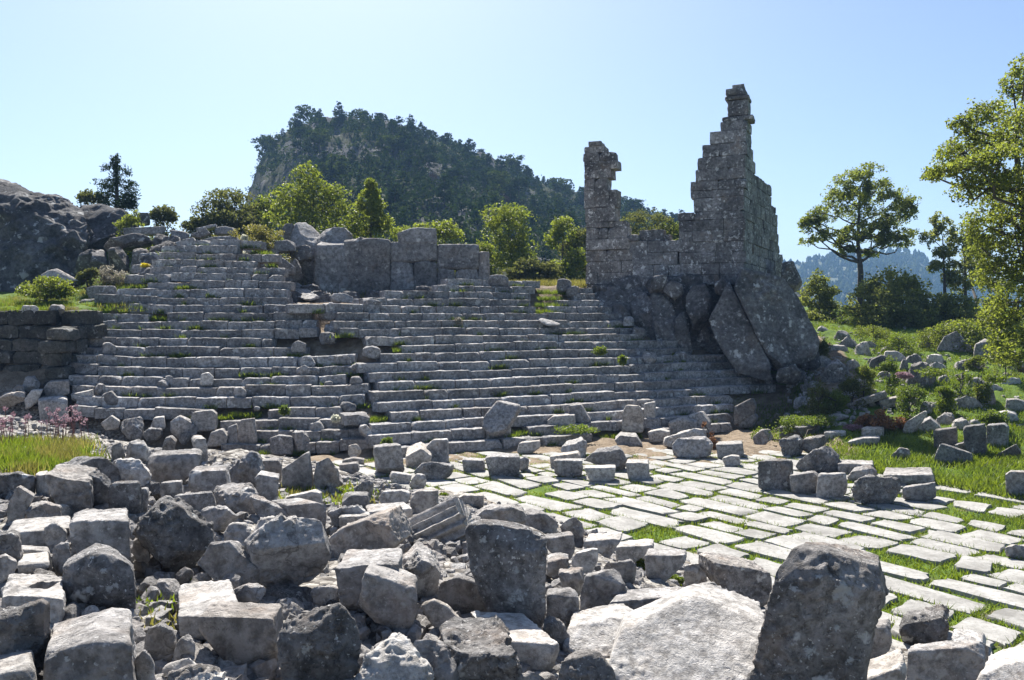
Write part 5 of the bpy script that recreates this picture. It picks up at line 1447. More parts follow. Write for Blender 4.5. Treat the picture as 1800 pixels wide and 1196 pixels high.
def tree(name, cat, label, base, blobs, n, leaf, mat, trunk_r, seed=1, group=None, trunk_pts=None, hole=.06, freq=1.1, sides_limbs=True, twigs=2):
    """blobs in world coordinates (x, y, z, rx, ry, rz); base = foot of the trunk"""
    rng = np.random.default_rng(seed)
    root = empty(name, base, label, cat, group)
    B = np.array(base)
    top = max(b[2] for b in blobs)
    lb = Limbs()
    cen = np.mean([b[:3] for b in blobs], 0)
    tp = trunk_pts or [tuple(B + (0, 0, -.3)), tuple(B * .7 + np.array([cen[0], cen[1], B[2] + .35 * (top - B[2])]) * .3 + (0, 0, .1 * (top - B[2]))), (cen[0] * .6 + B[0] * .4, cen[1], B[2] + .5 * (top - B[2])), (cen[0], cen[1], B[2] + .85 * (top - B[2]))]
    tp = [np.array(p) for p in tp]
    m = len(tp)
    fine = []
    for a, b in zip(tp[:-1], tp[1:]):
        for k in range(3): fine.append(a + (b - a) * k / 3)
    fine.append(tp[-1])
    rads = [trunk_r * (1 - .8 * k / (len(fine) - 1)) * (1.25 if k == 0 else 1) for k in range(len(fine))]
    lb.add([tuple(p - B) for p in fine], rads, 9)
    for b in blobs:
        c = np.array(b[:3])
        # leave the trunk somewhat below the lobe
        zt = c[2] - .45 * np.hypot(c[0] - cen[0], c[1] - cen[1]) - .3 * b[5]
        i = int(np.argmin([abs(p[2] - zt) for p in fine])); i = max(2, i)
        lb.limb(fine[i] - B, c - B, max(rads[i] * .6, .02), .02, rng)
        for _ in range(twigs):
            d = rng.normal(0, 1, 3); d /= np.linalg.norm(d)
            lb.limb(c - B, c + d * np.array(b[3:6]) * .8 - B, .022, .006, rng, steps=3)
    link("trunk", np_mesh("trunk", [tuple(v) for v in lb.V], lb.F), M['bark'], (0, 0, 0), root)
    P = crown_points(blobs, n, rng, hole, freq, seed) - B
    V, F = leaf_quads(P, leaf, rng)
    link("crown", np_mesh("crown", V, F, False), M[mat], (0, 0, 0), root)
    return root

def pb(px, py, rx, ry, D, dd=None):
    """lobe whose middle is seen at (px, py), half sizes in picture units"""
    p = at(px, py, D); k = D / FPX
    return (p.x, p.y, p.z, rx * k, (dd if dd else rx * k), ry * k)

def gz(px, D):
    p = at(px, 560, D); return (p.x, D, float(ground(p.x, D)))

# single open tree on the right
D = 47
b0 = at(1512, 552, D)
tree("oak_tree", "tree", "single open crowned tree standing alone against the sky, right of the tower", tuple(b0),
     [pb(1500,322,34,28,D), pb(1540,335,32,25,D), pb(1575,352,30,24,D), pb(1470,345,25,25,D), pb(1450,375,25,20,D), pb(1430,400,24,14,D), pb(1505,362,38,26,D), pb(1560,385,34,22,D), pb(1595,372,20,20,D), pb(1590,412,26,11,D),
      pb(1610,360,12,14,D), pb(1415,393,12,12,D), pb(1530,300,24,14,D), pb(1520,400,32,16,D), pb(1462,410,18,10,D), pb(1555,405,20,12,D), pb(1438,418,24,11,D), pb(1478,428,17,9,D), pb(1548,430,20,9,D), pb(1584,426,26,11,D), pb(1430,382,16,12,D), pb(1492,440,18,10,D), pb(1532,444,18,9,D), pb(1500,412,34,18,D), pb(1552,414,30,14,D), pb(1420,424,16,8,D)],
     30000, .12, 'oak', .22, 3, trunk_pts=[tuple(at(1512,556,D)), tuple(at(1513,480,D)), tuple(at(1508,425,D)), tuple(at(1512,330,D))], hole=.17, freq=1.9, twigs=4)
# group of slim trees behind the big one
D = 44
for (px, tp, sd, lab) in ((1655, [pb(1650,392,18,18,D), pb(1640,420,20,18,D), pb(1660,440,20,16,D), pb(1668,405,14,20,D), pb(1650,470,18,14,D), pb(1672,490,16,14,D)], 5, "slim grey green tree between the lone tree and the big one at right"),
                          (1690, [pb(1690,430,26,28,D), pb(1708,470,24,26,D), pb(1680,475,22,24,D), pb(1705,410,18,22,D), pb(1692,505,22,16,D)], 6, "dark stemmed tree behind the big tree's left boughs"),
                          (1706, [pb(1720,440,24,30,D + 2), pb(1730,480,24,24,D + 2)], 7, "tree half hidden behind the big tree at right")):
    tree("oak_tree", "tree", lab, tuple(at(px + 8, 556, D)), tp, 6500, .12, 'olive', .12, sd, hole=.17, freq=1.8)
# the big tree at the right edge
D = 21
bl = []
rg = random.Random(12)
for (px, py, rx, ry) in ((1690,270,46,34),(1735,205,40,30),(1780,150,26,26),(1795,230,50,50),(1760,290,60,40),(1720,330,50,30),(1660,300,32,16),(1640,310,20,12),(1790,350,70,50),(1740,400,50,40),(1790,440,60,50),(1755,480,44,44),(1790,530,55,45),
                        (1760,560,40,36),(1800,610,60,40),(1755,620,26,22),(1800,120,22,24),(1850,200,70,70),(1870,330,80,80),(1870,480,80,80),(1690,215,24,16),(1700,235,24,14),(1745,250,40,22),(1715,290,40,20), (1850,600,60,50), (1730,440,30,26)):
    bl.append(pb(px, py, rx, ry, D + rg.uniform(-1.6, 1.6), dd=rx * D / FPX * 1.1))
tree("oak_tree", "tree", "big leafy tree overhanging the right edge of the scene", (14.6, 21.5, 0.1), bl, 52000, .08, 'oak', .3, 8,
     trunk_pts=[(14.4, 21.5, -.1), (14.2, 21.4, 2.5), (13.8, 21.2, 5.0), (13.2, 21, 8.5)], hole=.11, freq=2.2, twigs=6)

# bushes and trees behind the seats
def bush(px, D, blobs, label, mat='bush', n=3000, leaf=.14, seed=1, cat="shrub", name="shrub", by=None, r=.07, hole=.03, freq=1.3):
    bb = [pb(a, b, c, d, D + random.Random(a * 7 + b).uniform(-.5, .5)) for a, b, c, d in blobs]
    zb = min(b[2] - b[5] for b in bb)
    x = at(px, 500, D).x
    z = at(px, by, D).z if by else min(float(ground(x, D, False)), zb + .3)
    if name == "shrub" and zb - z > .15:      # leafy down to the ground
        xs_, rr_ = [b[0] for b in bb], max(b[3] for b in bb)
        wd_ = (max(xs_) - min(xs_)) / 2 + rr_ * .8
        bb.append(((max(xs_) + min(xs_)) / 2, D, (z + zb) / 2 + .1, wd_, wd_ * .7, (zb - z) / 2 + .5)); n = int(n * 1.7)
    return tree(name, cat, label, (x, D, z), bb, n, leaf, mat, r, seed, hole=hole, freq=freq, twigs=2)
bush(545, 43, [(540,310,26,26),(515,345,36,30),(560,350,38,36),(590,350,30,30),(500,380,34,26),(555,390,42,30),(600,385,26,28)], "tall leafy tree behind the left end of the ashlar wall", n=7000, seed=21, name="oak_tree", cat="tree", leaf=.15, r=.14)
bush(650, 42, [(652,325,12,12),(650,355,26,22),(640,390,36,34),(672,385,24,30),(655,345,18,22)], "bright green pointed tree left of the single raised ashlar", n=5000, seed=22, name="oak_tree", cat="tree", leaf=.15, r=.12)
bush(400, 44, [(400,355,44,24),(375,370,36,20),(430,365,32,22),(410,385,60,14)], "broad dark bush on the skyline above the left seats", 'dull', n=5500, seed=23, leaf=.15)
bush(470, 45, [(470,365,26,22),(450,380,28,20),(490,375,22,24)], "bush between the skyline bush and the tall leafy tree", n=3000, seed=24)
bush(782, 46, [(782,402,30,16),(800,412,16,10),(768,410,14,10)], "round bush peeping over the ashlar wall", n=2200, seed=25)
bush(895, 45, [(875,378,30,20),(905,385,38,26),(895,420,42,30),(920,440,30,26),(870,410,24,26),(900,460,50,22)], "many lobed round tree right of the ashlar wall", n=7000, seed=26, name="oak_tree", cat="tree", r=.13)
bush(988, 46, [(990,400,24,20),(975,420,18,18),(1005,420,14,18)], "small round headed tree between wall and tower", n=2400, seed=27, name="oak_tree", cat="tree", by=480, r=.1)
bush(1010, 44, [(1010,455,22,22),(985,470,26,16),(1030,470,16,18),(955,478,26,12)], "low bush at the left foot of the tower's pier", n=3000, seed=28)
bush(1140, 47, [(1130,385,34,20),(1165,395,28,18),(1110,395,22,18),(1150,415,44,16)], "olive bush seen over the curtain wall of the tower", 'dull', n=3600, seed=29)
bush(1570, 44, [(1565,495,40,26),(1600,505,34,22),(1540,510,34,20),(1570,520,60,18),(1520,525,30,16),(1560,545,70,18),(1505,545,24,14),(1610,545,30,14)], "wide olive bush behind the lone tree's trunk", 'olive', n=11000, seed=30)
bush(1650, 43, [(1640,530,34,18),(1680,535,40,18),(1610,540,26,14),(1660,550,70,14),(1720,545,40,20)], "low bush between the lone tree and the slim trees", 'olive', n=8000, seed=31)
bush(1440, 46, [(1440,492,18,18),(1425,510,22,16),(1455,515,22,14),(1432,530,34,14),(1460,540,24,12),(1440,555,44,12)], "dense shrub right behind the ribbed rock flank", 'olive', n=6500, seed=32)
bush(1700, 36, [(1690,572,36,12),(1660,580,30,9),(1720,585,30,12)], "flat cushion shrub on the right bank", 'bush', n=3000, seed=33, leaf=.11)
bush(290, 42, [(288,375,22,14),(300,382,16,10),(276,382,14,10)], "small shrub on the skyline right of the conifer", 'dull', n=1600, seed=34)
bush(160, 43, [(150,345,18,12),(175,350,16,10)], "shrub on the cliff's shoulder left of the conifer", 'dull', n=1400, seed=35)
bush(235, 38.5, [(232,385,16,10),(222,395,20,8),(240,375,8,8)], "olive broom shrub at the foot of the skyline rock", 'bush', n=1600, seed=36, leaf=.1)
bush(80, 29.5, [(85,500,34,16),(60,510,26,12),(105,510,24,14),(80,515,44,12)], "bright green broom shrub above the old wall", 'bush', n=5200, seed=37, leaf=.09)
bush(155, 31.5, [(150,492,16,16),(162,480,12,10),(148,505,16,12)], "dark green shrub right of the bright broom", 'dull', n=2200, seed=38, leaf=.09)
bush(200, 31.8, [(198,482,26,16),(185,490,20,12),(212,492,18,10)], "bare grey twiggy shrub left of the upper seats", 'silver', n=2600, seed=39, leaf=.07)
bush(265, 27, [(262,712,16,12),(275,705,14,12),(255,722,14,10)], "brownish spiny bush growing between the low seats at left", 'weed', n=1400, seed=40, leaf=.07)
bush(445, 35.5, [(450,408,34,12),(475,415,26,12),(425,412,20,8),(480,430,18,10)], "dry yellow scrub at the top of the left seats", 'drygrass', n=3600, seed=41, leaf=.09)
bush(1550, 25.5, [(1545,735,30,16),(1570,745,26,14),(1525,742,22,12),(1560,758,30,10)], "dry brown bush beside the upturned pale slab", 'deadtwig', n=4200, seed=42, leaf=.09)
bush(1248, 24.6, [(1246,762,10,16),(1252,780,10,12),(1240,750,8,8)], "dark reddish weed growing from the stone pile", 'deadtwig', n=900, seed=43, leaf=.06)
bush(1420, 25.5, [(1400,740,34,10),(1440,738,34,10),(1370,752,26,12),(1340,768,20,16)], "low green cushion of plants on the bank at the seats' right end", 'weed', n=5200, seed=44, leaf=.055)
for (px, py, D_, rx, ry, mt_, lab) in ((590,736,23.9,8,7,'white',"white flowering tuft on the left seats"), (425,447,33.8,9,6,'white',"white flowering tuft high on the left seats"), (555,651,27.5,14,4,'pink',"magenta flower patch in the break of the seats"),
      (660,597,29,16,8,'weed',"flowering weed on the right bank of seats"), (805,565,29.8,7,7,'silver',"grey herb tuft on the middle of the right seats"), (765,560,30,8,7,'weed',"weed tuft left of the grey herb on the right seats"),
      (710,575,29.4,18,6,'grass',"bright green tuft on the upper right seats"), (1055,618,29.6,12,8,'grass',"fresh green weed near the right ends of the seats"), (1094,633,29.4,9,9,'grass',"leafy weed sprouting by the rock"),
      (680,778,22.5,10,9,'weed',"yellowish weed at the square upright block"), (1015,755,25,40,7,'weed',"moss grown tufts on the red earth bank"), (245,676,26.5,10,7,'weed',"small shrublet on a low left seat"),
      (500,722,24.2,9,9,'weed',"green sprig on the lower left seats"), (255,467,32.6,7,4,'gold',"yellow flowers at the left of the upper seats"), (430,420,35,6,7,'white',"pale flower clump in the top heap"), (333,428,35.2,6,5,'pink',"pink flower clump in the top heap"),
      (8,880,10.5,16,14,'grass',"dark leafy plant at the left edge among the stones"), (690,880,16.6,8,5,'grass',"bright weed at the low pale block"), (780,875,16.6,10,8,'grass',"leafy weed above the fluted column piece"),
      (1128,1000,11.2,9,16,'grass',"long leaved green tuft at the paving edge"), (1175,1022,10.6,26,12,'grass',"thick green weeds among the paving edge stones"), (1120,1025,10.6,26,10,'weed',"tangled weeds left of the thick green ones"),
      (1750,665,27,24,8,'grass',"leafy green weeds at the right of the slope"), (1640,655,29,26,8,'grass',"bright herb patch in mid slope"), (1500,545,46,30,8,'weed',"low herbs at the foot of the lone tree"), (1590,660,28,14,6,'pink',"pink flowers on the slope"), (1500,752,25.5,18,6,'pink',"pinkish herbs on the grass bank")):
    p = at(px, py, D_); k_ = D_ / FPX
    rng = np.random.default_rng(px)
    nn_ = int(500 + 22 * rx * ry / max(D_, 8) * 4)
    d = rng.normal(0, 1, (nn_, 3)); d /= np.linalg.norm(d, axis=1, keepdims=True)
    P = d * (rng.uniform(.1, 1, nn_) ** .5)[:, None] * np.array([rx * k_, rx * k_ * .8, ry * k_]) * (1 + .5 * fbm(d * 2 + px, 2, 3))[:, None]
    V, F = leaf_quads(P, .035 + .0012 * D_, rng, up=.8)
    o = link("weed_tuft", np_mesh("weed_tuft", V, F, False), M[mt_], p)
    tag(o, lab, "wild plant")

for k, (px, py, D_, w_, h_, mt_, lab) in enumerate(((1480,560,43,34,14,'weed',"dark herb mound where the path tops the bank"), (1535,585,37,40,14,'bush',"rounded green mound on the bank above mid slope"), (1580,600,35,44,14,'grass',"bright grass hummock on the bank's face"), (1640,590,36,36,13,'bush',"low olive mound left of the cushion shrub"), (1450,612,33,20,14,'dull',"dark little bush pressed against the cracked boulder's right side"),
       (1520,655,29,26,11,'bush',"small green bush among the slope's stones"), (1560,645,29.5,24,9,'weed',"yellowish herbs beside the pale tilted slab"), (1600,690,27,34,12,'weed',"herb mound below the big cracked dark rock"), (1660,690,27,30,10,'grass',"rich grass clump right of the herb mound"), (1500,680,28,30,12,'dull',"shaded herbs in the lee of the cracked boulder"), (1470,700,27.5,30,10,'weed',"low weeds at the shadow's edge by the bank"),
       (1720,640,28,30,12,'bush',"green bush between the rounded boulders on the right"), (1770,600,31,36,16,'bush',"bush under the big tree, at the slope's top right"), (1690,660,28,26,8,'weed',"pale herbs in the high grass of the slope"), (1740,735,25,30,7,'weed',"trailing herbs by the broad pale slab"), (1600,735,25.5,22,8,'grass',"fresh green tuft behind the upturned pale slab"), (1440,690,27,26,9,'dull',"shaded low shrub at the cracked boulder's foot"))):
    bush(px, D_, [(px - w_ // 3, py, w_ * .5, h_), (px + w_ // 3, py + 2, w_ * .5, h_ * .85), (px, py - h_ * .3, w_ * .4, h_ * .9)], lab, mt_, n=2400, leaf=.06, seed=100 + k, r=.03)
bush(730, 47, [(720,410,30,14),(745,402,24,12),(700,412,18,12)], "bush hidden behind the raised ashlar", n=2600, seed=131)
bush(850, 46, [(848,440,22,16),(835,452,20,12),(862,455,20,14)], "bush at the right end of the ashlar wall", n=2600, seed=132)
bush(945, 42, [(930,470,30,16),(965,474,26,14),(900,480,26,10)], "green thicket at the foot of the many lobed tree", 'dull', n=4200, seed=133)
bush(1035, 47, [(1020,420,26,20),(1045,430,20,18),(1000,440,20,16)], "taller bush rising behind the tower's left pier", 'dull', n=3400, seed=134)
bush(620, 46, [(610,395,24,18),(630,405,18,14),(595,400,16,16)], "leafy bush filling the gap between tall tree and pointed tree", n=3000, seed=135)
bush(350, 43, [(350,392,20,10),(335,396,16,8),(368,390,16,10)], "small bush left of the skyline's broad dark bush", 'dull', n=2000, seed=136)
bush(1180, 48, [(1180,400,26,16),(1160,410,20,14),(1195,412,14,12)], "bush against the tower front's left edge", n=2400, seed=137)
# dark conifer on the left skyline
def conifer():
    D = 43
    root = empty("conifer_tree", tuple(at(206, 376, D)), "dark conifer on the skyline at left", "tree")
    B = np.array(at(206, 376, D))
    rng = np.random.default_rng(4)
    bl = [pb(x, y, a, b, D) for x, y, a, b in ((203,282,10,14),(195,300,18,12),(214,305,18,14),(190,322,24,12),(220,325,22,12),(205,340,32,14),(222,348,20,12),(186,345,18,10),(205,362,30,10),(230,360,12,10))]
    lb = Limbs(); lb.add([(0, 0, -.3), (0, 0, 1.5), (-.05, 0, 3.1)], [.13, .09, .02])
    for b in bl: lb.limb((0, 0, max(.1, b[2] - B[2] - .4)), np.array(b[:3]) - B, .035, .01, rng)
    link("trunk", np_mesh("trunk", [tuple(v) for v in lb.V], lb.F), M['bark'], (0, 0, 0), root)
    P = crown_points(bl, 5200, rng, .10, 1.6, 3) - B
    V, F = leaf_quads(P, .15, rng, aspect=.35)
    link("crown", np_mesh("crown", V, F, False), M['pine'], (0, 0, 0), root)
conifer()

# pines on the rocky hill: a few kinds, then copies
def pine_mesh(seed, kind):
    rng = np.random.default_rng(seed)
    Vs, Fs, n = [], [], 0
    if kind == 'p':
        lay = rng.integers(7, 10)
        P = []
        for k in range(lay):
            t = .22 + .76 * k / (lay - 1)
            r = .30 * (1 - t) ** .6 + .05
            for _ in range(int(5 + 12 * (1 - t))):
                a = rng.uniform(0, 6.28); rr = r * rng.uniform(.35, 1.1)
                c = np.array([rr * math.cos(a), rr * math.sin(a), t + rng.normal(0, .03) - .05 * rr])
                P.append(c + rng.normal(0, 1, (12, 3)) * np.array([.045, .045, .02]))
        P = np.concatenate(P)
    elif kind == 'f':      # flat topped
        P = []
        for k in range(26):
            t = rng.uniform(.45, 1.0); r = .34 * rng.uniform(.3, 1.0)
            a = rng.uniform(0, 6.28)
            P.append(np.array([r * math.cos(a), r * math.sin(a), t]) + rng.normal(0, 1, (34, 3)) * np.array([.075, .075, .022]))
        P = np.concatenate(P)
    else:                   # round
        d = rng.normal(0, 1, (900, 3)); d /= np.linalg.norm(d, axis=1, keepdims=True)
        P = d * (rng.uniform(.3, 1, 900) ** .5 * (1 + .5 * fbm(d * 2 + seed, 2, 1)))[:, None] * np.array([.36, .36, .38]) + (0, 0, .55)
    V, F = leaf_quads(P, .085, rng, aspect=.6)
    lb = Limbs(); lb.add([(0, 0, -.15), (0, 0, .5), (.01, 0, .9)], [.022, .016, .006], 5)
    V2 = np.array([tuple(v) for v in lb.V]); F2 = np.array(lb.F) + len(V)
    me = np_mesh("hill_pine", np.concatenate([V, V2]), np.concatenate([F, F2]), False)
    mi = np.zeros(len(me.polygons), np.int32); mi[len(F):] = 1
    me.polygons.foreach_set("material_index", mi)
    return me
protos = []
for k, (kind, mt_) in enumerate((('p', 'pine'), ('p', 'pine'), ('p', 'pine2'), ('f', 'pine'), ('f', 'pine2'), ('r', 'pine2'), ('r', 'dull'), ('r', 'brown'), ('p', 'pine'))):
    me = pine_mesh(60 + k, kind); me.materials.append(M[mt_]); me.materials.append(M['bark']); protos.append(me)
def hill_tree(px, D, h, me, label, group=None, name="hill_pine", cat="pine tree"):
    z = float(hill_z(np.array([px]), np.array([D]))[0])
    o = link(name, me, None, ((px - 900) / FPX * D, D, z - .3))
    o.scale = (h * random.uniform(.85, 1.25),) * 2 + (h,)
    o.rotation_euler = (0, 0, random.uniform(0, 6.28))
    return tag(o, label, cat, group)
random.seed(77)
hill_tree(464, 244, 6.5, protos[3], "flat topped pine leaning out at the hill's left cliff", name="hill_pine")
hill_tree(562, 250, 6.0, protos[5], "round tree on the very summit of the rocky hill", name="hill_tree", cat="tree")
ym = protos[5].copy(); ym.materials.clear(); ym.materials.append(M['yellow']); ym.materials.append(M['bark'])
hill_tree(803, 120, 3.0, ym, "small bright yellow green tree in the middle of the hillside", name="hill_tree", cat="tree")
hill_tree(718, 262, 5.5, protos[7], "bare brownish tree on the ridge right of the summit", name="hill_tree", cat="tree")
cnt = 0
tries = 0
while cnt < 285 and tries < 6000:
    tries += 1
    ridge_ = cnt < 75
    px = random.uniform(450, 1240) if ridge_ else random.uniform(440, 1230)
    Dr = 250 + 30 * math.sin(px / 140.0)
    D = Dr * random.uniform(.93, 1.03) if ridge_ else random.uniform(95, Dr * .97)
    if px < 560 and ridge_ and random.random() < .5: continue
    den = pnoise(np.array([[px / 70, D / 30, 3.0]]))[0]
    if not ridge_ and (den < -.25 and random.random() < .7): continue
    if not ridge_ and px < 700 and random.random() < .15: continue
    kind = random.choice((0, 1, 2, 3, 8, 8, 4, 5)) if (ridge_ or D > 170) else random.choice((0, 1, 2, 5, 5, 6, 6, 7, 2, 8))
    h = random.uniform(3.6, 6.6) * (.66 if ridge_ else 1) if D > 150 else random.uniform(3.0, 5.5)
    if kind in (5, 6, 7): h *= .65
    hill_tree(px, D, h, protos[kind], "dark pine in the wood that covers the rocky hill" if kind in (0, 1, 2, 3, 4, 8) else "bushy broad leaved tree among the pines of the rocky hill",
              "pines on the rocky hill" if kind in (0, 1, 2, 3, 4, 8) else "bushy trees on the rocky hill", *((("hill_pine", "pine tree")) if kind in (0, 1, 2, 3, 4, 8) else ("hill_tree", "tree")))
    cnt += 1

def hill_wood():
    rng = np.random.default_rng(15)
    k = 1150
    px = rng.uniform(445, 1300, k); Dr = 250 + 30 * np.sin(px / 140.0)
    D = Dr * (1.0 - rng.uniform(0, 1, k) ** 1.2 * .6)
    den = pnoise(np.stack([px / 60, D / 26, 0 * D + 3], 1))
    ok = (den > rng.uniform(-.55, .1, k)) & ~((px < 640) & (rng.random(k) < .35))
    px, D = px[ok], D[ok]
    z = hill_z(px, D)
    P = []
    for a, b_, c, dr in zip((px - 900) / FPX * D, D, z, Dr[ok]):
        h = rng.uniform(2.6, 5.2) * (.75 if b_ > .93 * dr else 1)
        m = 90
        t = rng.uniform(.12, 1, m)
        r = (.34 * (1 - t) ** .7 + .04) * h * rng.uniform(.6, 1.25, m)
        an = rng.uniform(0, 6.28, m)
        P.append(np.stack([a + r * np.cos(an), b_ + r * np.sin(an), c - .2 + t * h], 1))
    P = np.concatenate(P)
    V, F = leaf_quads(P, .62, rng)
    tag(link("hill_wood", np_mesh("hill_wood", V, F, False), M['pine']), kind="stuff")
hill_wood()
def scrub():
    rng = np.random.default_rng(5)
    k = 3400
    px = rng.uniform(440, 1260, k); D = rng.uniform(95, 262, k)
    x = (px - 900) / FPX * D
    den = pnoise(np.stack([px / 45, D / 22, 0 * D + 7], 1))
    ok = den > rng.uniform(-.3, .25, k)
    px, D, x = px[ok], D[ok], x[ok]
    z = hill_z(px, D)
    P = []
    for a, b_, c in zip(x, D, z):
        r = rng.uniform(.5, 1.5)
        q = rng.normal(0, 1, (26, 3)) * np.array([.5, .5, .4]) * r + (a, b_, c + .4 * r)
        P.append(q)
    P = np.concatenate(P)
    V, F = leaf_quads(P, .55, rng)
    me = np_mesh("hill_scrub", V, F, False)
    tag(link("hill_scrub", me, M['pine2']), kind="stuff")
scrub()

# grass as blades
def blades(name, P, h, wd, mat, rng, lean=.5, label=None):
    k = len(P)
    a = rng.uniform(0, 6.28, k)
    hh = h * rng.uniform(.45, 1.3, k)
    ww = wd * rng.uniform(.6, 1.3, k)
    dx, dy = np.cos(a), np.sin(a)
    lx, ly = rng.normal(0, lean, k) * hh, rng.normal(0, lean, k) * hh
    V = np.stack([np.stack([P[:, 0] - dx * ww, P[:, 1] - dy * ww, P[:, 2]], 1), np.stack([P[:, 0] + dx * ww, P[:, 1] + dy * ww, P[:, 2]], 1), np.stack([P[:, 0] + lx, P[:, 1] + ly, P[:, 2] + hh], 1)], 1).reshape(-1, 3)
    F = np.arange(k * 3).reshape(-1, 3)
    o = link(name, np_mesh(name, V, F, False), M[mat])
    return tag(o, kind="stuff")
def paving_grass():
    rng = np.random.default_rng(6)
    k = 420000
    x = rng.uniform(-7, 17, k); y = rng.uniform(6.5, 27, k)
    s_ = edge_dist(x, y)
    lim = np.interp(y, PAV_R[::-1, 1], PAV_R[::-1, 0])
    ok = (s_ < .3) & (x < lim + .4) & (row_R(x, y) < .1) & (row_L(x, y) < .1) & (x < .66 * y + .5)
    x, y, lim, s_ = x[ok], y[ok], lim[ok], s_[ok]
    # keep what does not lie on a slab
    a = x * PU[0] + y * PU[1]; b = x * PV[0] + y * PV[1]
    keep = np.ones(len(x), bool)
    for cx, cy, hl, hw in SLABS:
        ca, cb_ = cx * PU[0] + cy * PU[1], cx * PV[0] + cy * PV[1]
        keep &= ~((np.abs(a - ca) < hl - .07) & (np.abs(b - cb_) < hw - .07))
    x, y, lim = x[keep], y[keep], lim[keep]
    den = fbm(np.stack([x, y, 0 * x], 1) * .55, 3, 12) + .25 * smooth(4, 0, lim - x) + .22 * smooth(16, 9, y)
    keep = den > rng.uniform(-.6, .25, len(x))
    x, y = x[keep], y[keep]
    P = np.stack([x, y, np.full(len(x), -.05)], 1)
    g = fbm(P * .8, 2, 31) > -.05
    blades("joint_grass", P[g], .095, .010, 'grass', rng)
    blades("joint_weeds", P[~g], .09, .011, 'weed', rng)
paving_grass()
def bank_grass():
    rng = np.random.default_rng(16)
    k = 150000
    py = rng.uniform(545, 880, k); px = rng.uniform(1290, 1860, k)
    y = 16 + rng.uniform(0, 1, k) ** 1.5 * 34
    x = (px - 900) / FPX * y
    lim = np.interp(y, PAV_R[::-1, 1], PAV_R[::-1, 0])
    ok = (x > lim - .3)
    x, y = x[ok], y[ok]
    z = ground(x, y, False)
    pth = (np.abs(x - (12.6 + .18 * (y - 30))) < .9) & (y > 28) & (y < 45)
    P = np.stack([x, y, z], 1)
    den = fbm(P * .35, 3, 44)
    keep = ~pth & (den > rng.uniform(-.6, .25, len(x)))
    P = P[keep]
    g = fbm(P * .5, 2, 3) > .06
    blades("bank_grass", P[g], .16, .016, 'grass', rng)
    blades("bank_herbs", P[~g], .14, .018, 'weed', rng)
bank_grass()
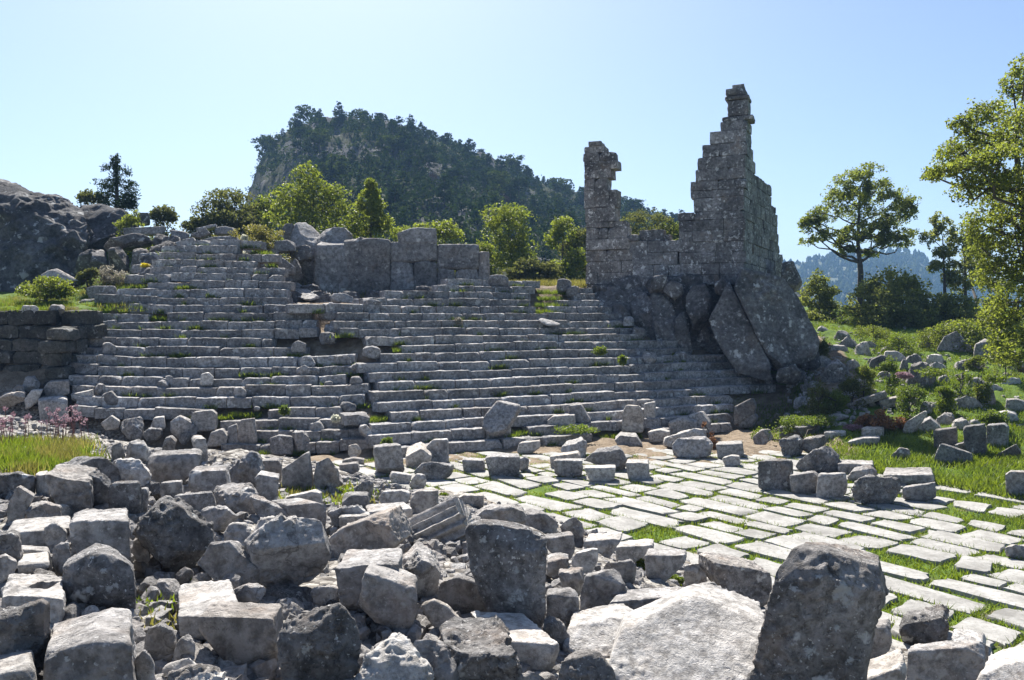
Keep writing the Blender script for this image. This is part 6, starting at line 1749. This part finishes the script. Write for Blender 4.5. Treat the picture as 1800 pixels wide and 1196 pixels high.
def left_grass():
    rng = np.random.default_rng(26)
    out = []
    for (x0, x1, y0, y1, k, h) in ((-20, 140, 775, 830, 9000, .17), (-20, 130, 525, 548, 5000, .2), (240, 300, 1025, 1100, 240, .05), (480, 640, 850, 880, 1500, .07), (0, 250, 478, 545, 9000, .13), (130, 262, 470, 520, 4000, .13)):
        px = rng.uniform(x0, x1, k // 12); py = rng.uniform(y0, y1, k // 12)
        for a, b in zip(px, py):
            g = gpoint(a, b)
            out.append(np.stack([g.x + rng.normal(0, .14, 12), g.y + rng.normal(0, .14, 12), np.full(12, g.z - .06), np.full(12, h)], 1))
    A = np.concatenate(out)
    gg = fbm(A[:, :3] * 1.3, 3, 3)
    g = gg > .2
    for nm, sel, mt_ in (("tall_grass", g, 'grass'), ("tall_weeds", (~g) & (gg > -.02), 'weed'), ("dry_grass", gg <= -.02, 'drygrass')):
        blades(nm, A[sel, :3], A[sel, 3] if sel.sum() else .3, .011, mt_, rng, .35)
    # tufts on the seats
    P = []
    for wing, ends in (('L', L_ENDS), ('R', R_ENDS)):
        for i, (a, b) in enumerate(ends):
            for _ in range(5):
                if rng.random() < .25: continue
                px = rng.uniform(a, b); L_ = rng.uniform(5, 26)
                for q in range(int(L_ * 7)):
                    x, y = seat_line(wing, i, px + rng.normal(0, L_ * .4))
                    P.append((x, y - rng.uniform(.0, .12), i * (HL if wing == 'L' else HR) - .03))
    for (wing, i, a, b) in GAPS:
        for q in range(int((b - a) * 12)):
            x, y = seat_line(wing, i, rng.uniform(a, b))
            P.append((x, y + rng.uniform(.0, .45), i * (HL if wing == 'L' else HR) + rng.uniform(-.02, .05)))
    P = np.array(P)
    g = fbm(P * .7, 2, 7) > -.05
    blades("seat_grass", P[g], .17, .012, 'grass', rng, .5)
    blades("seat_herbs", P[~g], .16, .013, 'weed', rng, .5)
    # plateau grass behind the seats
    k = 40000
    px = rng.uniform(380, 1040, k); y = rng.uniform(35.5, 46, k); x = (px - 900) / FPX * y
    blades("plateau_grass", np.stack([x, y, ground(x, y, False)], 1), .35, .022, 'drygrass', rng, .4)
left_grass()

# pink headed wild flowers at the left edge
def flowers(px0, px1, py, n, label, seed):
    rng = np.random.default_rng(seed)
    g0 = gpoint((px0 + px1) / 2, py)
    root = empty("pink_wildflower", g0, label, "wild flowers", "pink wild flowers at the left")
    Vs, Fs, m = [], [], 0
    Vh, Fh = [], []
    lb = Limbs()
    for k in range(n):
        g = gpoint(rng.uniform(px0, px1), py + rng.uniform(-6, 14))
        h = rng.uniform(.5, 1.0) * 30 * g.y / FPX * 1.9
        tip = np.array([g.x + rng.normal(0, .04), g.y + rng.normal(0, .04), g.z + h]) - np.array(g0)
        b = np.array(g) - np.array(g0)
        lb.add([tuple(b), tuple((b + tip) / 2 + rng.normal(0, .015, 3)), tuple(tip)], [.007, .006, .005], 4)
        d = rng.normal(0, 1, (26, 3)); d /= np.linalg.norm(d, axis=1, keepdims=True)
        Vh.append(tip + d * .036)
    V, F = leaf_quads(np.concatenate(Vh), .035, rng)
    link("flower_head", np_mesh("flower_head", V, F, False), M['pink'], (0, 0, 0), root)["kind"] = "stuff"
    link("stem", np_mesh("stem", [tuple(v) for v in lb.V], lb.F), M['redstem'], (0, 0, 0), root)["kind"] = "stuff"
flowers(-5, 50, 775, 15, "loose stand of pink headed flowers at the very left edge", 1)
flowers(75, 130, 772, 22, "dense stand of pink headed flowers in front of the smooth grey block", 2)
flowers(125, 175, 768, 8, "thin stand of pink headed flowers right of the dense one", 3)

bpy.data.objects.remove(_tmp)
